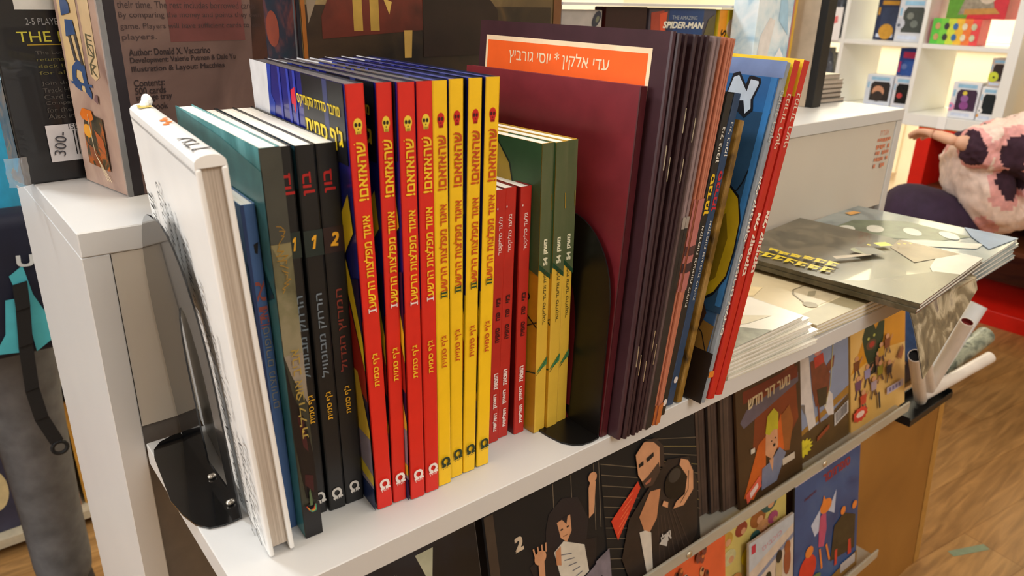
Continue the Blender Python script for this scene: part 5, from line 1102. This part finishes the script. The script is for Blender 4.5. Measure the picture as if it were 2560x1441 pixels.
def head_chain(neck, c, fwd, s=1.0):
    c = Vector(c); f = Vector(fwd).normalized(); z = Vector((0, 0, 1)); r = f.cross(z).normalized()
    p = lambda v, rr, r2=None: tuple(v)+((rr,) if r2 is None else (rr, r2))
    top = c+z*.075*s
    ch = [[neck, p(c-z*.085*s+f*.008*s, .052*s), p(c-z*.03*s+f*.006*s, .078*s, .088*s), p(c+z*.03*s, .082*s, .096*s), p(top, .062*s, .072*s)]]
    ch.append([p(c-z*.03*s+f*.006*s, .078*s, .088*s), p(c-z*.022*s+f*.094*s, .012*s), p(c-z*.024*s+f*.108*s, .009*s)])
    for sd in (-1, 1): ch.append([p(c-z*.03*s+f*.006*s, .078*s, .088*s), p(c-z*.015*s+r*sd*.078*s-f*.005*s, .016*s, .02*s), p(c-z*.0*s+r*sd*.088*s-f*.008*s, .010*s, .018*s)])
    return ch

def standing_person():
    # teenager behind the left end of the cabinet; seen from the waist to the shins
    T = thing('person', 'person in cyan shirt and grey jeans with a shoulder bag behind the cabinet', 'person', (0, 0, 0))
    cx, cy, G = -.025, 1.38, FLOOR; jl = M((98, 98, 100), .8, .25, 30, bump=.3)
    hipz = G+.94; sh = G+1.36
    pel = (cx, cy, hipz, .13, .10)
    fw = (-.5, -1, 0)
    ch = [[pel, (cx, cy, hipz+.16, .125, .09), (cx, cy, sh-.08, .145, .095), (cx, cy, sh+.02, .07, .06), (cx, cy-.005, sh+.075, .05)]]
    for sd in (-1, 1):
        x = cx+sd*.082
        ch.append([pel, (x, cy, hipz-.05, .085, .09), (x+sd*.006, cy-.01, G+.48, .045), (x+sd*.006, cy+.01, G+.09, .034), (x+sd*.006, cy+.0, G+.04, .036), (x+sd*.01, cy-.12, G+.03, .03)])
        s0 = (cx, cy, sh-.08, .145, .095)
        el = (cx+sd*.235, cy+.02, sh-.34); wr = (cx+sd*.25, cy-.06, sh-.58)
        ch.append([s0, (cx+sd*.165, cy, sh-.05, .05), el+(.038,), wr+(.024,), (wr[0], wr[1]-.015, wr[2]-.05, .022, .014)])
    ch += head_chain((cx, cy-.005, sh+.075, .05), (cx, cy-.01, sh+.20), fw, .95)
    skin('body', ch, SKN, T)
    hb = []
    for sd in (-1, 1):
        wr = (cx+sd*.25, cy-.06, sh-.58); hb = hand((wr[0], wr[1]-.005, wr[2]-.015), (0, -.25, -1), (sd, 0, 0), 1 if sd > 0 else -1)
        skin('hand', hb, SKN, T, 1)
    head_parts(T, (cx, cy-.01, sh+.20), fw, SKN, M((52, 36, 26), .7, .2, 60), .95)
    # jeans
    jc = [[(cx, cy, hipz+.02, .152, .12), (cx, cy, hipz-.03, .15, .122)]]
    for sd in (-1, 1):
        x = cx+sd*.082
        jc.append([(cx, cy, hipz-.03, .15, .122), (x, cy, hipz-.12, .098, .10), (x+sd*.006, cy-.01, G+.48, .060), (x+sd*.006, cy+.005, G+.25, .052), (x+sd*.006, cy+.008, G+.07, .052)])
    skin('jeans', jc, jl, T)
    cy_ = M((26, 150, 204), .75, .12, 40, bump=.3)
    sc = [[(cx, cy, hipz-.19, .172, .172), (cx, cy, hipz-.10, .176, .172), (cx, cy, hipz-.02, .168, .150), (cx, cy, hipz+.16, .150, .115), (cx, cy, sh-.08, .168, .118), (cx, cy, sh+.01, .095, .08)]]
    for sd in (-1, 1): sc.append([(cx, cy, sh-.08, .168, .118), (cx+sd*.17, cy, sh-.05, .068), (cx+sd*.215, cy+.01, sh-.22, .062)])
    skin('shirt', sc, cy_, T)
    for sd in (-1, 1):
        x = cx+sd*.09; b = B(); b.rbox(x-.045, x+.045, cy-.17, cy+.09, G+.001, G+.075, M((36, 36, 40), .6), .025, 3); b.build('shoe', T, True)
standing_person()
def bag():
    x0, y0, z0 = -.18, 1.185, -.20
    T = thing('shoulder_bag', 'navy shoulder bag with cyan panels hanging at the cyan-shirted person\'s hip', 'bag', (x0, y0, z0)); nv = M((16, 22, 46), .7, .15, 30); cyn = M((74, 176, 192), .6, .1, 30)
    w, h, d = .305, .208, .07
    b = B(); b.rbox(0, w, 0, d, 0, h, nv, .018, 4); b.build('pouch', T, True)
    f = F((0, -.0015, 0), (1, 0, 0), (0, 0, 1), w, h, .0008)
    b = B(); f.poly(b, [(.825, .60), (.885, .66), (.90, .45), (.945, .25), (.94, .10), (.865, .03), (.86, .3)], cyn); f.poly(b, [(.79, .44), (.826, .44), (.835, .2), (.80, .05), (.70, .07), (.76, .2)], cyn); b.build('cyan_panels', T)
    b = B(); f.text(b, 'U', .90, .69, .021, .017, M((206, 212, 216), .5), -4, .03); b.build('lettering', T)
    b = B(); st = M((16, 16, 18), .7)
    P = [(.262, .112), (.259, .075), (.252, .02), (.247, -.05), (.250, -.10), (.262, -.145)]
    for (x1, z1), (x2, z2) in zip(P, P[1:]):
        b.add([(x1-.009, -.004, z1), (x1+.009, -.004, z1+.003), (x2+.009, -.006, z2+.003), (x2-.009, -.006, z2), (x1-.009, -.0065, z1), (x1+.009, -.0065, z1+.003), (x2+.009, -.0085, z2+.003), (x2-.009, -.0085, z2)], [(3, 2, 1, 0), (4, 5, 6, 7), (0, 4, 7, 3), (1, 2, 6, 5)], st)
    sp = b.build('hanging_strap', T)
    b = B(); n = 16
    b.sweep([(.264+.010*math.cos(2*PI*i/n), -.007, -.155+.010*math.sin(2*PI*i/n)) for i in range(n+1)], .003, st, 6); b.build('buckle_ring', sp, True)
    b = B(); b.sweep([(.02, .05, h-.01), (.0, .06, h+.15), (.05, .12, h+.34), (.13, .2, h+.38), (.2, .3, h+.36)], .008, st, 6); b.build('shoulder_strap', T, True)
bag()

def fur_person():
    T = thing('person', 'person bending forward in a pink and dark patched fur jacket, at the right', 'person', (0, 0, 0))
    G = FLOOR; jn = M((54, 80, 124), .8, .25, 40, bump=.3); dkp = M((50, 32, 56), .8, .2, 40)
    hx, hy, hz = 2.36, .86, -.235
    pel = (hx+.02, hy+.0, hz, .07, .07)
    chest = (2.52, .60, -.08, .12, .13); nk = (2.60, .50, -.02, .06)
    ch = [[pel, (2.43, .76, -.17, .075, .075), chest, nk, (2.625, .455, -.005, .046)]]
    for sd, fx in ((-1, 2.33), (1, 2.50)):
        ch.append([pel, (fx, hy-.0, hz-.11, .05, .05), (fx-.02, hy-.04, G+.33, .05), (fx, hy+.02, G+.08, .034), (fx, hy+.02, G+.04, .036), (fx-.1, hy-.02, G+.03, .03)])
    ch.append([chest, (2.36, .67, -.05, .05), (2.28, .745, -.05, .036), (2.225, .795, -.04, .024), (2.21, .815, -.035, .02, .014)])
    ch.append([chest, (2.64, .62, -.12, .05), (2.70, .66, -.30, .036), (2.62, .60, -.42, .024), (2.60, .58, -.46, .02, .014)])
    fw = (.5, -.7, -.25)
    ch += head_chain((2.625, .455, -.005, .046), (2.68, .36, .02), fw, .9)
    skin('body', ch, SKN2, T)
    skin('hand', hand((2.205, .806, -.036), (.45, .85, .1), (0, -.3, 1), 1), SKN2, T, 1)
    skin('hand', hand((2.605, .585, -.45), (-.3, -.3, -1), (.6, -.7, 0), 1), SKN2, T, 1)
    head_parts(T, (2.68, .36, .02), fw, SKN2, M((60, 40, 28), .7, .2, 60), .9)
    jc = [[(hx, hy, hz+.0, .125, .132), (hx, hy, hz-.04, .125, .132)]]
    for sd, fx in ((-1, 2.33), (1, 2.50)): jc.append([(hx, hy, hz-.04, .125, .132), (fx, hy, hz-.13, .09, .092), (fx-.02, hy-.04, G+.33, .07), (fx, hy+.01, G+.08, .064)])
    skin('jeans', jc, jn, T)
    skin('tunic', [[(hx-.0, hy+.0, hz+.04, .14, .15), (hx-.03, hy+.02, hz-.06, .155, .16), (hx-.03, hy+.02, hz-.14, .16, .165)]], dkp, T)
    # fur jacket: a thick coat whose faces are cream, pink or dark by where they lie on it
    fm = M((240, 214, 200), .95, .12, 60, bump=.6)
    jk = skin('fur_jacket', [[(2.335, .86, -.20, .17, .17), (2.43, .75, -.15, .175, .17), (2.52, .61, -.08, .165, .165), (2.57, .54, -.03, .10, .1)],
        [(2.52, .61, -.08, .165, .165), (2.36, .68, -.05, .085), (2.28, .75, -.05, .072), (2.22, .80, -.042, .054)],
        [(2.52, .61, -.08, .165, .165), (2.65, .62, -.12, .085), (2.70, .66, -.28, .07), (2.645, .62, -.40, .06)]], fm, T, 4)
    me = jk.data; me.materials.append(M((232, 168, 164), .95, .15, 60, bump=.6)); me.materials.append(M((60, 36, 50), .95, .2, 60, bump=.6))
    rnd = random.Random(11)
    cs = [(Vector(c), r) for c, r in (((2.19, .785, -.045), .06), ((2.29, .68, -.05), .05), ((2.29, .66, -.135), .05), ((2.28, .75, -.32), .05), ((2.5, .50, -.2), .07), ((2.52, .5, .03), .06), ((2.62, .55, -.02), .06), ((2.64, .56, -.3), .06), ((2.5, .84, -.1), .06), ((2.40, .86, -.03), .05))]
    from mathutils import noise
    for v in me.vertices:
        n = noise.noise(v.co*30); v.co += v.normal*(.010*n+.006*noise.noise(v.co*90))
    for p in me.polygons:
        c = p.center+Vector((noise.noise(p.center*18), noise.noise(p.center*18+Vector((5, 0, 0))), noise.noise(p.center*18+Vector((0, 7, 0)))))*.03
        d = min((c-q).length-r for q, r in cs); p.material_index = 2 if d < 0 else (1 if d < .022 else 0)
    for sd, fx in ((-1, 2.33), (1, 2.50)):
        b = B(); b.rbox(fx-.15, fx+.05, hy-.03, hy+.06, G+.001, G+.07, M((60, 50, 50), .6), .024, 3); b.build('shoe', T, True)
fur_person()

# ------------------------------------------------------------------ low bookcase glimpsed behind the person on the left
def low_case():
    T = thing('bookcase', 'low dark bookcase behind the person on the left', 'bookcase', (-.92, 1.66, FLOOR)); wd = M((54, 42, 32), .5)
    for x in (0, 1.28):
        b = B(); b.box(x, x+.02, 0, .3, 0, .72, wd); b.build('side_panel', T)
    for z in (.02, .36, .70):
        b = B(); b.box(.02, 1.28, 0, .3, z, z+.02, M((206, 196, 170), .5)); b.build('shelf', T)
    b = B(); b.box(.02, 1.28, .285, .3, .04, .70, wd); b.build('back_panel', T)
    cols = ((206, 110, 40), (60, 70, 40), (190, 60, 40), (220, 200, 150), (90, 60, 50), (206, 150, 60), (170, 190, 200), (60, 60, 80), (196, 90, 50), (226, 214, 190), (110, 130, 90), (160, 60, 60))
    lab = ('orange', 'olive', 'red', 'cream', 'brown', 'amber', 'pale blue', 'slate', 'rust', 'ivory', 'sage', 'crimson')
    for r, z in enumerate((.3805, .0405)):
        x = .03
        for i in range(12):
            c = cols[(i*5+r*3) % 12]; n = lab[(i*5+r*3) % 12]; w = .095
            q = thing('comic_book', '%s comic facing out on the %s shelf of the low bookcase' % (n, ('upper', 'lower')[r]), 'comic', (-.92+x, 1.69, FLOOR+z), (R(-6), 0, 0), 'comics in the low bookcase')
            b = B(); b.rbox(0, w, 0, .012, 0, .25, M(c, .4, .2, 30), .001, 1); f = F((0, -.0003, 0), (1, 0, 0), (0, 0, 1), w, .25, .0003); f.rect(b, .08, .78, .92, .94, M(cols[(i+4) % 12], .4)); f.ell(b, .5, .4, .3, .2, M(cols[(i+7) % 12], .4)); b.build('cover', q)
            b = B(); b.box(.001, w+.0006, .001, .011, .001, .249, PAGEG); b.build('pages', q); x += .1035
low_case()
